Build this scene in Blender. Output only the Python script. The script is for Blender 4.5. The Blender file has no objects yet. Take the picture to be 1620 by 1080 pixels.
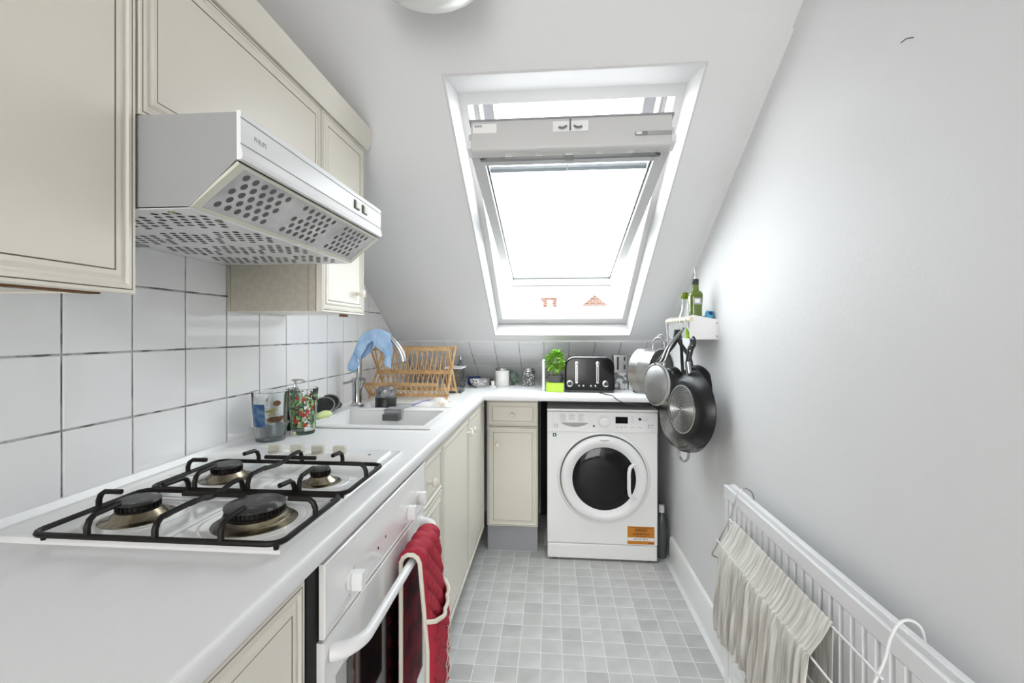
import bpy, math, random
from math import sin, cos, pi, radians, sqrt, atan
from mathutils import Vector as V, Matrix
random.seed(7)
C = bpy.context.scene.collection
scn = bpy.context.scene

# ------------------------------------------------------------------ camera, world, lights, exposure
F_PX = 728.0
cam_d = bpy.data.cameras.new('camera'); cam = bpy.data.objects.new('camera', cam_d); C.objects.link(cam)
cam.location = (0, 0, 1.25)
cam.rotation_euler = (radians(90), 0, atan(62/728.0))
cam_d.sensor_fit = 'HORIZONTAL'; cam_d.sensor_width = 36.0; cam_d.lens = 36.0*F_PX/1620
cam_d.shift_y = -14.0/1620; cam_d.clip_start = 0.02
scn.camera = cam

w = bpy.data.worlds.new('overcast'); scn.world = w; w.use_nodes = True
bg = w.node_tree.nodes['Background']; bg.inputs[0].default_value = (0.97, 0.985, 1.0, 1); bg.inputs[1].default_value = 7.2

def area(name, loc, rot, size, size_y, power, col=(1, 1, 1)):
    l = bpy.data.lights.new(name, 'AREA'); l.shape = 'RECTANGLE'; l.size = size; l.size_y = size_y
    l.energy = power; l.color = col
    o = bpy.data.objects.new(name, l); C.objects.link(o); o.location = loc; o.rotation_euler = rot
    return o
area('added_fill_light', (-0.1, -3.2, 1.35), (radians(88), 0, radians(2)), 1.4, 1.9, 60, (1, 0.985, 0.96))  # unseen fill light added behind the camera to brighten the room

vs = scn.view_settings
vs.view_transform = 'Standard'; vs.look = 'None'; vs.gamma = 1; vs.use_curve_mapping = False
vs.exposure = 0.30

# ------------------------------------------------------------------ materials
def mat(name, col, rough=0.5, metal=0.0, bump=None, var=None, trans=0.0, ior=1.45, coat=0.0, spec=0.5):
    m = bpy.data.materials.new(name); m.use_nodes = True
    nt = m.node_tree; b = nt.nodes['Principled BSDF']
    b.inputs['Base Color'].default_value = (*col, 1); b.inputs['Roughness'].default_value = rough
    b.inputs['Metallic'].default_value = metal; b.inputs['Transmission Weight'].default_value = trans
    b.inputs['IOR'].default_value = ior; b.inputs['Coat Weight'].default_value = coat
    b.inputs['Specular IOR Level'].default_value = spec
    tc = nt.nodes.new('ShaderNodeTexCoord')
    if bump:
        n = nt.nodes.new('ShaderNodeTexNoise'); n.inputs['Scale'].default_value = bump[0]; n.inputs['Detail'].default_value = 3
        bp = nt.nodes.new('ShaderNodeBump'); bp.inputs['Strength'].default_value = bump[1]; bp.inputs['Distance'].default_value = bump[2] if len(bump) > 2 else 0.002
        nt.links.new(tc.outputs['Object'], n.inputs['Vector']); nt.links.new(n.outputs['Fac'], bp.inputs['Height'])
        nt.links.new(bp.outputs['Normal'], b.inputs['Normal'])
    if var:   # (scale, colour2, low, high)
        n = nt.nodes.new('ShaderNodeTexNoise'); n.inputs['Scale'].default_value = var[0]; n.inputs['Detail'].default_value = 4
        r = nt.nodes.new('ShaderNodeValToRGB'); r.color_ramp.elements[0].position = var[2]; r.color_ramp.elements[1].position = var[3]
        r.color_ramp.elements[0].color = (*col, 1); r.color_ramp.elements[1].color = (*var[1], 1)
        nt.links.new(tc.outputs['Object'], n.inputs['Vector']); nt.links.new(n.outputs['Fac'], r.inputs['Fac'])
        nt.links.new(r.outputs['Color'], b.inputs['Base Color'])
    return m

WALL = mat('wall_paint', (0.76, 0.76, 0.765), 0.5, bump=(90, 0.3, 0.0018))
CEIL = mat('ceiling_paint', (0.80, 0.80, 0.805), 0.6, bump=(60, 0.1, 0.001))
GLOSSW = mat('white_gloss_paint', (0.86, 0.86, 0.86), 0.25)
REVEAL = mat('reveal_white', (0.68, 0.68, 0.68), 0.5)
FRAMEW = mat('window_frame_white', (0.60, 0.60, 0.60), 0.45)
TILE = mat('white_tile', (0.89, 0.89, 0.895), 0.07, bump=(9, 0.06, 0.003), coat=0.3)
GROUT = mat('grout', (0.50, 0.50, 0.50), 0.9, var=(22, (0.14, 0.14, 0.14), 0.42, 0.60))
GROUT2 = mat('grout_light', (0.55, 0.55, 0.55), 0.9, var=(15, (0.3, 0.3, 0.3), 0.45, 0.6))
CREAM = mat('cream_laminate', (0.80, 0.765, 0.67), 0.32, bump=(3, 0.03, 0.003), var=(2.2, (0.77, 0.735, 0.64), 0.4, 0.7))
LINE = mat('groove_line', (0.24, 0.225, 0.17), 0.6)
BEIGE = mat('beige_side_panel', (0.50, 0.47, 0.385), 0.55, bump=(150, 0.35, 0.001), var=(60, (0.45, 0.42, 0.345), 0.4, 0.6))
WORKTOP = mat('white_worktop', (0.83, 0.83, 0.835), 0.38, bump=(420, 0.35, 0.0006))
SINKM = mat('composite_sink', (0.80, 0.80, 0.80), 0.35)
ENAMEL = mat('white_enamel', (0.85, 0.85, 0.84), 0.12, coat=0.4)
PLASTIC = mat('white_plastic', (0.84, 0.84, 0.84), 0.28)
PLASTIC2 = mat('offwhite_plastic', (0.62, 0.61, 0.52), 0.35)
HOODW = mat('hood_white', (0.80, 0.80, 0.80), 0.3)
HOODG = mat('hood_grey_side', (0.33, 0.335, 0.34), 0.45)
MESHG = mat('grease_grey', (0.42, 0.42, 0.42), 0.25, var=(14, (0.60, 0.60, 0.59), 0.35, 0.7))
HOLE = mat('dark_hole', (0.025, 0.025, 0.028), 0.7)
HOLE2 = mat('grey_hole', (0.09, 0.09, 0.09), 0.5)
GREYP = mat('grey_plinth', (0.36, 0.365, 0.38), 0.5)
BLACKENAMEL = mat('black_enamel', (0.012, 0.011, 0.010), 0.42, spec=0.22, bump=(200, 0.2, 0.0006))
CAPB = mat('burner_cap', (0.03, 0.03, 0.03), 0.4, var=(45, (0.28, 0.28, 0.27), 0.55, 0.75), bump=(90, 0.4, 0.001))
BRASS = mat('burnt_brass', (0.42, 0.36, 0.25), 0.25, metal=1, var=(25, (0.16, 0.14, 0.11), 0.38, 0.6))
CHROME = mat('chrome', (0.55, 0.55, 0.56), 0.12, metal=1)
STEEL = mat('brushed_steel', (0.48, 0.48, 0.48), 0.27, metal=1, bump=(3, 0.5, 0.01))
DSTEEL = mat('dark_steel', (0.30, 0.30, 0.30), 0.3, metal=1)
BLACKG = mat('black_gloss', (0.005, 0.005, 0.006), 0.10, spec=0.28)
BLACKP = mat('black_plastic', (0.02, 0.02, 0.022), 0.35)
NONSTICK = mat('nonstick_black', (0.012, 0.012, 0.013), 0.28, spec=0.4)
GAPSHADE = mat('gap_shade', (0.02, 0.02, 0.02), 0.9)  # near-black colour painting the shade in gaps
DARKGLASS = mat('dark_glass', (0.008, 0.008, 0.009), 0.05, spec=0.35)
GLASS = mat('clear_glass', (0.97, 0.98, 0.98), 0.02, trans=1, ior=1.3)
WHITEC = mat('white_ceramic', (0.78, 0.775, 0.75), 0.35)
WOOD = mat('bamboo', (0.52, 0.31, 0.14), 0.5, var=(30, (0.66, 0.43, 0.21), 0.35, 0.65))
DOWEL = mat('pale_dowel', (0.74, 0.68, 0.50), 0.5)
BLUEC = mat('blue_cloth', (0.33, 0.52, 0.78), 0.8, bump=(260, 0.5, 0.001), var=(18, (0.45, 0.63, 0.86), 0.4, 0.6))
RED = mat('red_quilt', (0.40, 0.018, 0.04), 0.75, bump=(300, 0.3, 0.001))
REDD = mat('red_lining', (0.22, 0.012, 0.03), 0.8, var=(14, (0.05, 0.008, 0.014), 0.45, 0.6))
BIND = mat('cream_binding', (0.74, 0.70, 0.60), 0.85)
WHITEMETAL = mat('white_metal', (0.83, 0.83, 0.835), 0.3)
RADW = mat('radiator_white', (0.80, 0.80, 0.81), 0.28)
BOLT = mat('bolt', (0.12, 0.12, 0.12), 0.4, metal=0.6)
GREENG = mat('green_glass', (0.28, 0.40, 0.03), 0.03, trans=0.92, ior=1.3)
OIL = mat('olive_oil', (0.16, 0.22, 0.01), 0.1, trans=0.4)
DGREEN = mat('dark_green_bottle', (0.012, 0.05, 0.022), 0.12)
LIME = mat('lime_plastic', (0.42, 0.72, 0.04), 0.4)
LEAF = mat('basil_leaf', (0.12, 0.36, 0.02), 0.45, var=(45, (0.34, 0.60, 0.08), 0.38, 0.6))
POTG = mat('grey_pot', (0.09, 0.085, 0.10), 0.5)
BLUEP = mat('blue_packet', (0.03, 0.22, 0.42), 0.35, var=(40, (0.10, 0.40, 0.60), 0.45, 0.6))
NAVY = mat('navy', (0.015, 0.03, 0.12), 0.4)
ORANGE = mat('orange_sticker', (0.56, 0.20, 0.012), 0.5)
INK = mat('ink_black', (0.02, 0.02, 0.02), 0.6)
INKG = mat('ink_grey', (0.38, 0.38, 0.39), 0.6)
GREENS = mat('green_sticker', (0.02, 0.13, 0.08), 0.5)
PAPER = mat('paper_white', (0.85, 0.85, 0.83), 0.6)
ZIP = mat('zip_bag', (0.80, 0.80, 0.78), 0.25, var=(25, (0.66, 0.52, 0.38), 0.56, 0.66))
BLUEZ = mat('blue_zip', (0.05, 0.08, 0.45), 0.4)
PATT = mat('patterned_bowl', (0.75, 0.75, 0.75), 0.2)
YELLOWG = mat('yellow_green_sponge', (0.66, 0.78, 0.36), 0.9, bump=(120, 0.6, 0.002))
CLAYBR = mat('rust_brown', (0.20, 0.10, 0.04), 0.8)
LAMPG = mat('opal_glass', (0.86, 0.86, 0.83), 0.25)
RENDERW = mat('house_render', (0.86, 0.86, 0.85), 0.8)
ROOFP = mat('pale_roof', (0.80, 0.80, 0.80), 0.8)
CREAMW = mat('yellowish_pane', (0.62, 0.58, 0.30), 0.4)

def nodes(m): return m.node_tree.nodes, m.node_tree.links
def spots(m, scale, cols, thr, base=None):
    """voronoi coloured print; base None = transparent between the spots"""
    n, l = nodes(m); b = n['Principled BSDF']
    tc = n.new('ShaderNodeTexCoord'); vo = n.new('ShaderNodeTexVoronoi'); vo.inputs['Scale'].default_value = scale
    l.new(tc.outputs['Object'], vo.inputs['Vector'])
    r = n.new('ShaderNodeValToRGB'); r.color_ramp.interpolation = 'CONSTANT'
    e = r.color_ramp.elements; e[0].color = (*cols[0], 1); e[1].position = 1/len(cols); e[1].color = (*cols[1], 1)
    for k in range(2, len(cols)):
        x = e.new(k/len(cols)); x.color = (*cols[k], 1)
    sp = n.new('ShaderNodeSeparateColor'); l.new(vo.outputs['Color'], sp.inputs[0]); l.new(sp.outputs[0], r.inputs['Fac'])
    lt = n.new('ShaderNodeMath'); lt.operation = 'LESS_THAN'; lt.inputs[1].default_value = thr
    l.new(vo.outputs['Distance'], lt.inputs[0])
    if base is None:
        l.new(r.outputs['Color'], b.inputs['Base Color']); l.new(lt.outputs[0], b.inputs['Alpha'])
    else:
        mx = n.new('ShaderNodeMix'); mx.data_type = 'RGBA'; mx.inputs['A'].default_value = (*base, 1)
        l.new(lt.outputs[0], mx.inputs['Factor']); l.new(r.outputs['Color'], mx.inputs['B']); l.new(mx.outputs['Result'], b.inputs['Base Color'])
PRINTB = mat('tumbler_print_blue', (0.02, 0.07, 0.19), 0.4, var=(45, (0.10, 0.18, 0.30), 0.4, 0.62))
PRINTD = mat('tumbler_print_duck', (0, 0, 0), 0.4); spots(PRINTD, 26, [(0.20, 0.09, 0.03), (0.35, 0.35, 0.10), (0.30, 0.16, 0.06)], 0.36)
PRINTF = mat('tumbler_print_fruit', (0, 0, 0), 0.4); spots(PRINTF, 95, [(0.18, 0.40, 0.14), (0.45, 0.03, 0.02), (0.30, 0.50, 0.20), (0.10, 0.25, 0.14), (0.42, 0.55, 0.25)], 0.50)
spots(PATT, 120, [(0.03, 0.03, 0.06), (0.25, 0.10, 0.08), (0.02, 0.02, 0.02)], 0.45, (0.75, 0.75, 0.75))
JARPR = mat('jar_contents', (0.2, 0.2, 0.2), 0.5); spots(JARPR, 90, [(0.45, 0.45, 0.45), (0.12, 0.12, 0.12), (0.7, 0.7, 0.7)], 0.5, (0.12, 0.12, 0.12))
STRIPE = mat('striped_label', (0.5, 0.6, 0.7), 0.4)
n, l = nodes(STRIPE); tc = n.new('ShaderNodeTexCoord'); wv = n.new('ShaderNodeTexWave'); wv.bands_direction = 'Z'; wv.inputs['Scale'].default_value = 55
wv.inputs['Distortion'].default_value = 1.5; r = n.new('ShaderNodeValToRGB'); r.color_ramp.elements[0].color = (0.05, 0.15, 0.3, 1); r.color_ramp.elements[1].color = (0.8, 0.82, 0.84, 1)
l.new(tc.outputs['Object'], wv.inputs['Vector']); l.new(wv.outputs['Fac'], r.inputs['Fac']); l.new(r.outputs['Color'], n['Principled BSDF'].inputs['Base Color'])

def pane_mat(name, tint=(1, 1, 1), gl=0.06):
    m = bpy.data.materials.new(name); m.use_nodes = True; n, l = nodes(m)
    n.remove(n['Principled BSDF']); o = n['Material Output']
    t = n.new('ShaderNodeBsdfTransparent'); t.inputs[0].default_value = (*tint, 1)
    g = n.new('ShaderNodeBsdfGlossy'); g.inputs['Roughness'].default_value = 0.02
    mx = n.new('ShaderNodeMixShader'); mx.inputs[0].default_value = gl
    l.new(t.outputs[0], mx.inputs[1]); l.new(g.outputs[0], mx.inputs[2]); l.new(mx.outputs[0], o.inputs[0])
    return m
PANE = pane_mat('window_glass', (0.94, 0.97, 0.98), 0.05)
FROST = pane_mat('translucent_plastic', (0.80, 0.82, 0.83), 0.12)

# floor vinyl: four tints, each with a faint diagonal marbling
def vinyl(name, a, b):
    m = mat(name, a, 0.42, bump=(6, 0.05, 0.002)); n, l = nodes(m)
    tc = n.new('ShaderNodeTexCoord'); oi = n.new('ShaderNodeObjectInfo'); ad = n.new('ShaderNodeVectorMath'); ad.operation = 'ADD'
    l.new(tc.outputs['Object'], ad.inputs[0]); l.new(oi.outputs['Location'], ad.inputs[1])
    ns = n.new('ShaderNodeTexNoise'); ns.inputs['Scale'].default_value = 13; ns.inputs['Detail'].default_value = 2
    gr = n.new('ShaderNodeTexGradient'); gr.gradient_type = 'DIAGONAL'
    mp = n.new('ShaderNodeMapping'); mp.inputs['Scale'].default_value = (10, -10, 1)
    l.new(tc.outputs['Object'], mp.inputs['Vector']); l.new(mp.outputs[0], gr.inputs[0])
    l.new(ad.outputs[0], ns.inputs['Vector'])
    mul = n.new('ShaderNodeMath'); mul.operation = 'ADD'; l.new(ns.outputs['Fac'], mul.inputs[0]); l.new(gr.outputs['Fac'], mul.inputs[1])
    r = n.new('ShaderNodeValToRGB'); r.color_ramp.elements[0].position = 0.40; r.color_ramp.elements[1].position = 0.95
    r.color_ramp.elements[0].color = (*a, 1); r.color_ramp.elements[1].color = (*b, 1)
    l.new(mul.outputs[0], r.inputs['Fac']); l.new(r.outputs['Color'], n['Principled BSDF'].inputs['Base Color'])
    return m
VIN = [vinyl('vinyl_a', (0.50, 0.495, 0.485), (0.60, 0.595, 0.585)), vinyl('vinyl_b', (0.52, 0.515, 0.505), (0.62, 0.615, 0.605)),
       vinyl('vinyl_c', (0.47, 0.465, 0.455), (0.57, 0.565, 0.555)), vinyl('vinyl_d', (0.43, 0.425, 0.42), (0.53, 0.525, 0.515))]
VJOINT = mat('vinyl_joint', (0.80, 0.80, 0.79), 0.5)
FLOORB = mat('vinyl_far', (0.5, 0.5, 0.5), 0.45)
n, l = nodes(FLOORB); bt = n.new('ShaderNodeTexBrick'); tc = n.new('ShaderNodeTexCoord'); mp = n.new('ShaderNodeMapping')
mp.inputs['Scale'].default_value = (1/0.083, 1/0.083, 1); bt.offset = 0; bt.inputs['Scale'].default_value = 1; bt.inputs['Brick Width'].default_value = 1; bt.inputs['Row Height'].default_value = 1
bt.inputs['Mortar Size'].default_value = 0.02; bt.inputs['Color1'].default_value = (0.60, 0.595, 0.585, 1); bt.inputs['Color2'].default_value = (0.53, 0.525, 0.515, 1); bt.inputs['Mortar'].default_value = (0.72, 0.72, 0.71, 1)
l.new(tc.outputs['Object'], mp.inputs['Vector']); l.new(mp.outputs[0], bt.inputs['Vector']); l.new(bt.outputs['Color'], n['Principled BSDF'].inputs['Base Color'])
# linen
LINEN = mat('linen', (0.60, 0.57, 0.50), 0.95, bump=(350, 0.6, 0.001)); n, l = nodes(LINEN)
tc = n.new('ShaderNodeTexCoord'); mp = n.new('ShaderNodeMapping'); mp.inputs['Scale'].default_value = (6, 60, 4); ns = n.new('ShaderNodeTexNoise'); ns.inputs['Scale'].default_value = 2.0; ns.inputs['Detail'].default_value = 5
r = n.new('ShaderNodeValToRGB'); r.color_ramp.elements[0].position = 0.38; r.color_ramp.elements[1].position = 0.62
r.color_ramp.elements[0].color = (0.47, 0.45, 0.41, 1); r.color_ramp.elements[1].color = (0.74, 0.725, 0.68, 1)
l.new(tc.outputs['Object'], mp.inputs['Vector']); l.new(mp.outputs[0], ns.inputs['Vector']); l.new(ns.outputs['Fac'], r.inputs['Fac']); l.new(r.outputs['Color'], n['Principled BSDF'].inputs['Base Color'])
# brick texture for the far gable
BRICKM = mat('far_brickwork', (0.5, 0.2, 0.1), 0.9); n, l = nodes(BRICKM); bt = n.new('ShaderNodeTexBrick'); tc = n.new('ShaderNodeTexCoord')
mp = n.new('ShaderNodeMapping'); mp.inputs['Rotation'].default_value = (radians(90), 0, 0)
bt.inputs['Scale'].default_value = 1; bt.inputs['Brick Width'].default_value = 0.215; bt.inputs['Row Height'].default_value = 0.075; bt.inputs['Mortar Size'].default_value = 0.012
bt.inputs['Color1'].default_value = (0.055, 0.020, 0.012, 1); bt.inputs['Color2'].default_value = (0.09, 0.045, 0.03, 1); bt.inputs['Mortar'].default_value = (0.12, 0.10, 0.085, 1)
l.new(tc.outputs['Object'], mp.inputs['Vector']); l.new(mp.outputs[0], bt.inputs['Vector']); l.new(bt.outputs['Color'], n['Principled BSDF'].inputs['Base Color'])

# ------------------------------------------------------------------ mesh builder
class MB:
    def __init__(s, tf=None): s.v = []; s.f = []; s.m = []; s.tf = tf
    def add(s, vs_, fs, mi=0):
        b = len(s.v); s.v += [tuple(s.tf(*p)) if s.tf else tuple(p) for p in vs_]
        for q in fs: s.f.append([b+i for i in q]); s.m.append(mi)
        return s
    def box(s, x0, x1, y0, y1, z0, z1, mi=0):
        p = [(x0, y0, z0), (x1, y0, z0), (x1, y1, z0), (x0, y1, z0), (x0, y0, z1), (x1, y0, z1), (x1, y1, z1), (x0, y1, z1)]
        return s.add(p, [(0, 3, 2, 1), (4, 5, 6, 7), (0, 1, 5, 4), (1, 2, 6, 5), (2, 3, 7, 6), (3, 0, 4, 7)], mi)
    def prism(s, pts, off, mi=0):
        n_ = len(pts); a = [V(p) for p in pts]; o = V(off)
        return s.add([*a, *[p+o for p in a]], [tuple(range(n_))[::-1], tuple(range(n_, 2*n_))] + [(i, (i+1) % n_, n_+(i+1) % n_, n_+i) for i in range(n_)], mi)
    def tube(s, path, r, seg=10, closed=False, mi=0, flat=1.0, up=None):
        P = [V(p) for p in path]; n_ = len(P); rr = r if isinstance(r, (list, tuple)) else [r]*n_
        t0 = (P[1]-P[0]).normalized(); ref = V(up) if up else (V((0, 0, 1)) if abs(t0.z) < 0.9 else V((1, 0, 0)))
        u = (ref - t0*ref.dot(t0)).normalized(); vs_ = []; fs = []
        for i in range(n_):
            if closed: t = (P[(i+1) % n_]-P[i-1]).normalized()
            else: t = (P[min(i+1, n_-1)]-P[max(i-1, 0)]).normalized()
            u = (u - t*u.dot(t)).normalized(); w_ = t.cross(u)
            for k in range(seg):
                a = 2*pi*k/seg; vs_.append(P[i]+(u*cos(a)*flat+w_*sin(a))*rr[i])
        for i in range(n_ if closed else n_-1):
            j = (i+1) % n_
            for k in range(seg): fs.append((i*seg+k, i*seg+(k+1) % seg, j*seg+(k+1) % seg, j*seg+k))
        if not closed: fs += [tuple(range(seg))[::-1], tuple((n_-1)*seg+k for k in range(seg))]
        return s.add(vs_, fs, mi)
    def lathe(s, prof, c=(0, 0, 0), axis=(0, 0, 1), seg=32, mi=0, mis=None):
        ax = V(axis).normalized(); ref = V((0, 0, 1)) if abs(ax.z) < 0.9 else V((1, 0, 0))
        u = (ref-ax*ref.dot(ax)).normalized(); w_ = ax.cross(u); c = V(c); vs_ = []; fs = []
        for (r_, h) in prof:
            for k in range(seg):
                a = 2*pi*k/seg; vs_.append(c+ax*h+(u*cos(a)+w_*sin(a))*max(r_, 1e-5))
        base = len(s.v); s.add(vs_, [])
        for i in range(len(prof)-1):
            for k in range(seg):
                s.f.append([base+i*seg+k, base+i*seg+(k+1) % seg, base+(i+1)*seg+(k+1) % seg, base+(i+1)*seg+k]); s.m.append(mis[i] if mis else mi)
        if prof[0][0] > 1e-4: s.f.append([base+k for k in range(seg)][::-1]); s.m.append(mis[0] if mis else mi)
        if prof[-1][0] > 1e-4: s.f.append([base+(len(prof)-1)*seg+k for k in range(seg)]); s.m.append(mis[-1] if mis else mi)
        return s
    def grid(s, fn, nu, nv, mi=0, closeu=False):
        vs_ = [fn(i/(nu if closeu else nu-1), j/(nv-1)) for i in range(nu) for j in range(nv)]
        fs = [(i*nv+j, ((i+1) % nu)*nv+j, ((i+1) % nu)*nv+j+1, i*nv+j+1) for i in range(nu if closeu else nu-1) for j in range(nv-1)]
        return s.add(vs_, fs, mi)
    def ring(s, O, U, Vv, N, w_, h_, rings):
        """concentric rectangles: (inset, height, material of the band that follows)"""
        O, U, Vv, N = V(O), V(U), V(Vv), V(N); b = len(s.v); vs_ = []
        for q in rings:
            i, h = q[0], q[1]
            for (a, c_) in ((i, i), (w_-i, i), (w_-i, h_-i), (i, h_-i)): vs_.append(O+U*a+Vv*c_+N*h)
        s.add(vs_, [])
        for k in range(len(rings)-1):
            for e in range(4):
                s.f.append([b+k*4+e, b+k*4+(e+1) % 4, b+k*4+4+(e+1) % 4, b+k*4+4+e]); s.m.append(rings[k][2] if len(rings[k]) > 2 else 0)
        s.f.append([b+(len(rings)-1)*4+e for e in range(4)]); s.m.append(0)
        s.f.append([b+e for e in (3, 2, 1, 0)]); s.m.append(0)
        return s
    def holes(s, x0, x1, y0, y1, hs, z0, z1, mi=0):
        """plate with rectangular openings"""
        xs = sorted({x0, x1, *[a for h in hs for a in h[:2]]}); ys = sorted({y0, y1, *[a for h in hs for a in h[2:]]})
        ih = lambda x, y: any(h[0] < x < h[1] and h[2] < y < h[3] for h in hs)
        nx, ny = len(xs), len(ys); b = len(s.v)
        s.add([(x, y, z) for z in (z0, z1) for x in xs for y in ys], []); I = lambda i, j, k: b+k*nx*ny+i*ny+j
        sol = lambda i, j: 0 <= i < nx-1 and 0 <= j < ny-1 and not ih((xs[i]+xs[i+1])/2, (ys[j]+ys[j+1])/2)
        for i in range(nx-1):
            for j in range(ny-1):
                if not sol(i, j): continue
                fs = [[I(i, j, 1), I(i+1, j, 1), I(i+1, j+1, 1), I(i, j+1, 1)], [I(i, j, 0), I(i, j+1, 0), I(i+1, j+1, 0), I(i+1, j, 0)]]
                if not sol(i-1, j): fs.append([I(i, j, 0), I(i, j, 1), I(i, j+1, 1), I(i, j+1, 0)])
                if not sol(i+1, j): fs.append([I(i+1, j, 0), I(i+1, j+1, 0), I(i+1, j+1, 1), I(i+1, j, 1)])
                if not sol(i, j-1): fs.append([I(i, j, 0), I(i+1, j, 0), I(i+1, j, 1), I(i, j, 1)])
                if not sol(i, j+1): fs.append([I(i, j+1, 0), I(i, j+1, 1), I(i+1, j+1, 1), I(i+1, j+1, 0)])
                for q in fs: s.f.append(q); s.m.append(mi)
        return s
    def build(s, name, mats, parent=None, bevel=0, seg=2, smooth=True, label=None, kind=None, ang=38):
        org = V((0, 0, 0)); p = parent
        while p is not None: org += V(p.location); p = p.parent
        if parent is None:
            xs = [v[0] for v in s.v]; ys = [v[1] for v in s.v]; zs = [v[2] for v in s.v]
            org = V(((min(xs)+max(xs))/2, (min(ys)+max(ys))/2, min(zs)))
        me = bpy.data.meshes.new(name); me.from_pydata([tuple(V(v)-org) for v in s.v], [], s.f)
        for m in (mats if isinstance(mats, (list, tuple)) else [mats]): me.materials.append(m)
        for i, p_ in enumerate(me.polygons): p_.material_index = s.m[i]
        me.validate(); me.update()
        import bmesh
        bm = bmesh.new(); bm.from_mesh(me); bmesh.ops.recalc_face_normals(bm, faces=bm.faces); bm.to_mesh(me); bm.free()
        if smooth:
            me.shade_smooth(); me.set_sharp_from_angle(angle=radians(ang))
        o = bpy.data.objects.new(name, me); C.objects.link(o)
        if parent is None: o.location = org
        else: o.parent = parent
        if bevel:
            b = o.modifiers.new('bevel', 'BEVEL'); b.width = bevel; b.segments = seg; b.limit_method = 'ANGLE'; b.angle_limit = radians(35); b.harden_normals = True
        if label: o['label'] = label
        if kind: o['kind'] = kind
        return o
def tag(o, label, cat, group=None):
    o['label'] = label; o['category'] = cat
    if group: o['group'] = group
    return o
def thing(name, loc, label, cat, group=None):
    o = bpy.data.objects.new(name, None); C.objects.link(o); o.location = loc; o.empty_display_size = 0.05
    return tag(o, label, cat, group)
def box(name, a, m, parent=None, bevel=0, **k): return MB().box(*a).build(name, m, parent, bevel, **k)
def tube(name, path, r, m, parent=None, **k):
    kk = {q: k.pop(q) for q in ('seg', 'closed', 'flat', 'up') if q in k}
    return MB().tube(path, r, **kk).build(name, m, parent, **k)
def lathe(name, prof, c, m, parent=None, axis=(0, 0, 1), seg=32, **k): return MB().lathe(prof, c, axis, seg).build(name, m, parent, **k)
def curve(pts, n_=8):
    """Catmull-Rom through pts"""
    P = [V(p) for p in pts]; out = []
    for i in range(len(P)-1):
        a = P[max(i-1, 0)]; b = P[i]; c = P[i+1]; d = P[min(i+2, len(P)-1)]
        for k in range(n_):
            t = k/n_; out.append(0.5*((2*b)+(c-a)*t+(2*a-5*b+4*c-d)*t*t+(3*b-a-3*c+d)*t**3))
    return out+[P[-1]]
_dg = None
def text(name, body, loc, size, m, parent, U, Vv, align='LEFT', squash=1.0, label=None):
    """flat lettering turned into a mesh; U reading direction, Vv up"""
    cu = bpy.data.curves.new(name, 'FONT'); cu.body = body; cu.size = size; cu.align_x = align; cu.extrude = 0.0001
    t = bpy.data.objects.new('tmp', cu); C.objects.link(t); bpy.context.view_layer.update()
    me0 = bpy.data.meshes.new_from_object(t.evaluated_get(bpy.context.evaluated_depsgraph_get()))
    U, Vv = V(U).normalized(), V(Vv).normalized(); N = U.cross(Vv); mb = MB()
    mb.add([V(loc)+U*v.co.x*squash+Vv*v.co.y+N*v.co.z for v in me0.vertices], [tuple(p.vertices) for p in me0.polygons])
    bpy.data.objects.remove(t); bpy.data.curves.remove(cu)
    return mb.build(name, m, parent, smooth=False, label=label)

# ------------------------------------------------------------------ dimensions
XL, XR = -0.957, 0.66          # left and right wall
YB = 3.20                      # back knee wall
YR = -3.5                     # rear wall
ZC = 2.185                     # flat ceiling
K, D0 = 0.614, 2.9007          # sloping ceiling z = D0 - K*y
PSI = atan(K); S0Y = 2.71; S0Z = D0-K*S0Y
def S(x, s, n_): return V((x, S0Y-s*cos(PSI)+n_*sin(PSI), S0Z+s*sin(PSI)+n_*cos(PSI)))
YBR = (D0-ZC)/K
sOf = lambda y: (S0Y-y)/cos(PSI)
WT = 0.914                     # worktop top
ZK = D0-K*YB                   # where the slope meets the knee wall

# ------------------------------------------------------------------ structure
def struct(name, mb, m, parent=None, **k):
    o = mb.build(name, m, parent, **k); o['kind'] = 'structure'; return o
floor = struct('floor', MB().box(XL-0.1, XR+0.1, YR-0.1, YB+0.15, -0.12, -0.0006), FLOORB)
floor.location.x += 0
ceil = struct('ceiling', MB().box(XL-0.1, XR+0.1, YR-0.1, YBR+0.05, ZC, ZC+0.06), CEIL)
wl = struct('wall_left', MB().prism([(XL, YR-0.1, -0.1), (XL, YB+0.1, -0.1), (XL, YB+0.1, D0-K*(YB+0.1)+0.02), (XL, YBR-0.02, ZC+0.02), (XL, YR-0.1, ZC+0.02)], (-0.1, 0, 0)), [WALL])
wr = struct('wall_right', MB().prism([(XR, YR-0.1, -0.1), (XR, YB+0.1, -0.1), (XR, YB+0.1, D0-K*(YB+0.1)+0.02), (XR, YBR-0.02, ZC+0.02), (XR, YR-0.1, ZC+0.02)], (0.1, 0, 0)), [WALL])
struct('wall_rear', MB().prism([(XL, YR, 0), (-0.45, YR, 0), (-0.45, YR, 2.0), (0.35, YR, 2.0), (0.35, YR, 0), (XR, YR, 0), (XR, YR, ZC), (XL, YR, ZC)], (0, -0.1, 0)), [WALL])
dr = struct('door_1', MB().box(-0.45, 0.35, YR-0.07, YR-0.03, 0.005, 2.0), GLOSSW)
wb = struct('wall_back', MB().box(XL, XR, YB, YB+0.1, -0.1, ZK+0.03), WALL)
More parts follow.
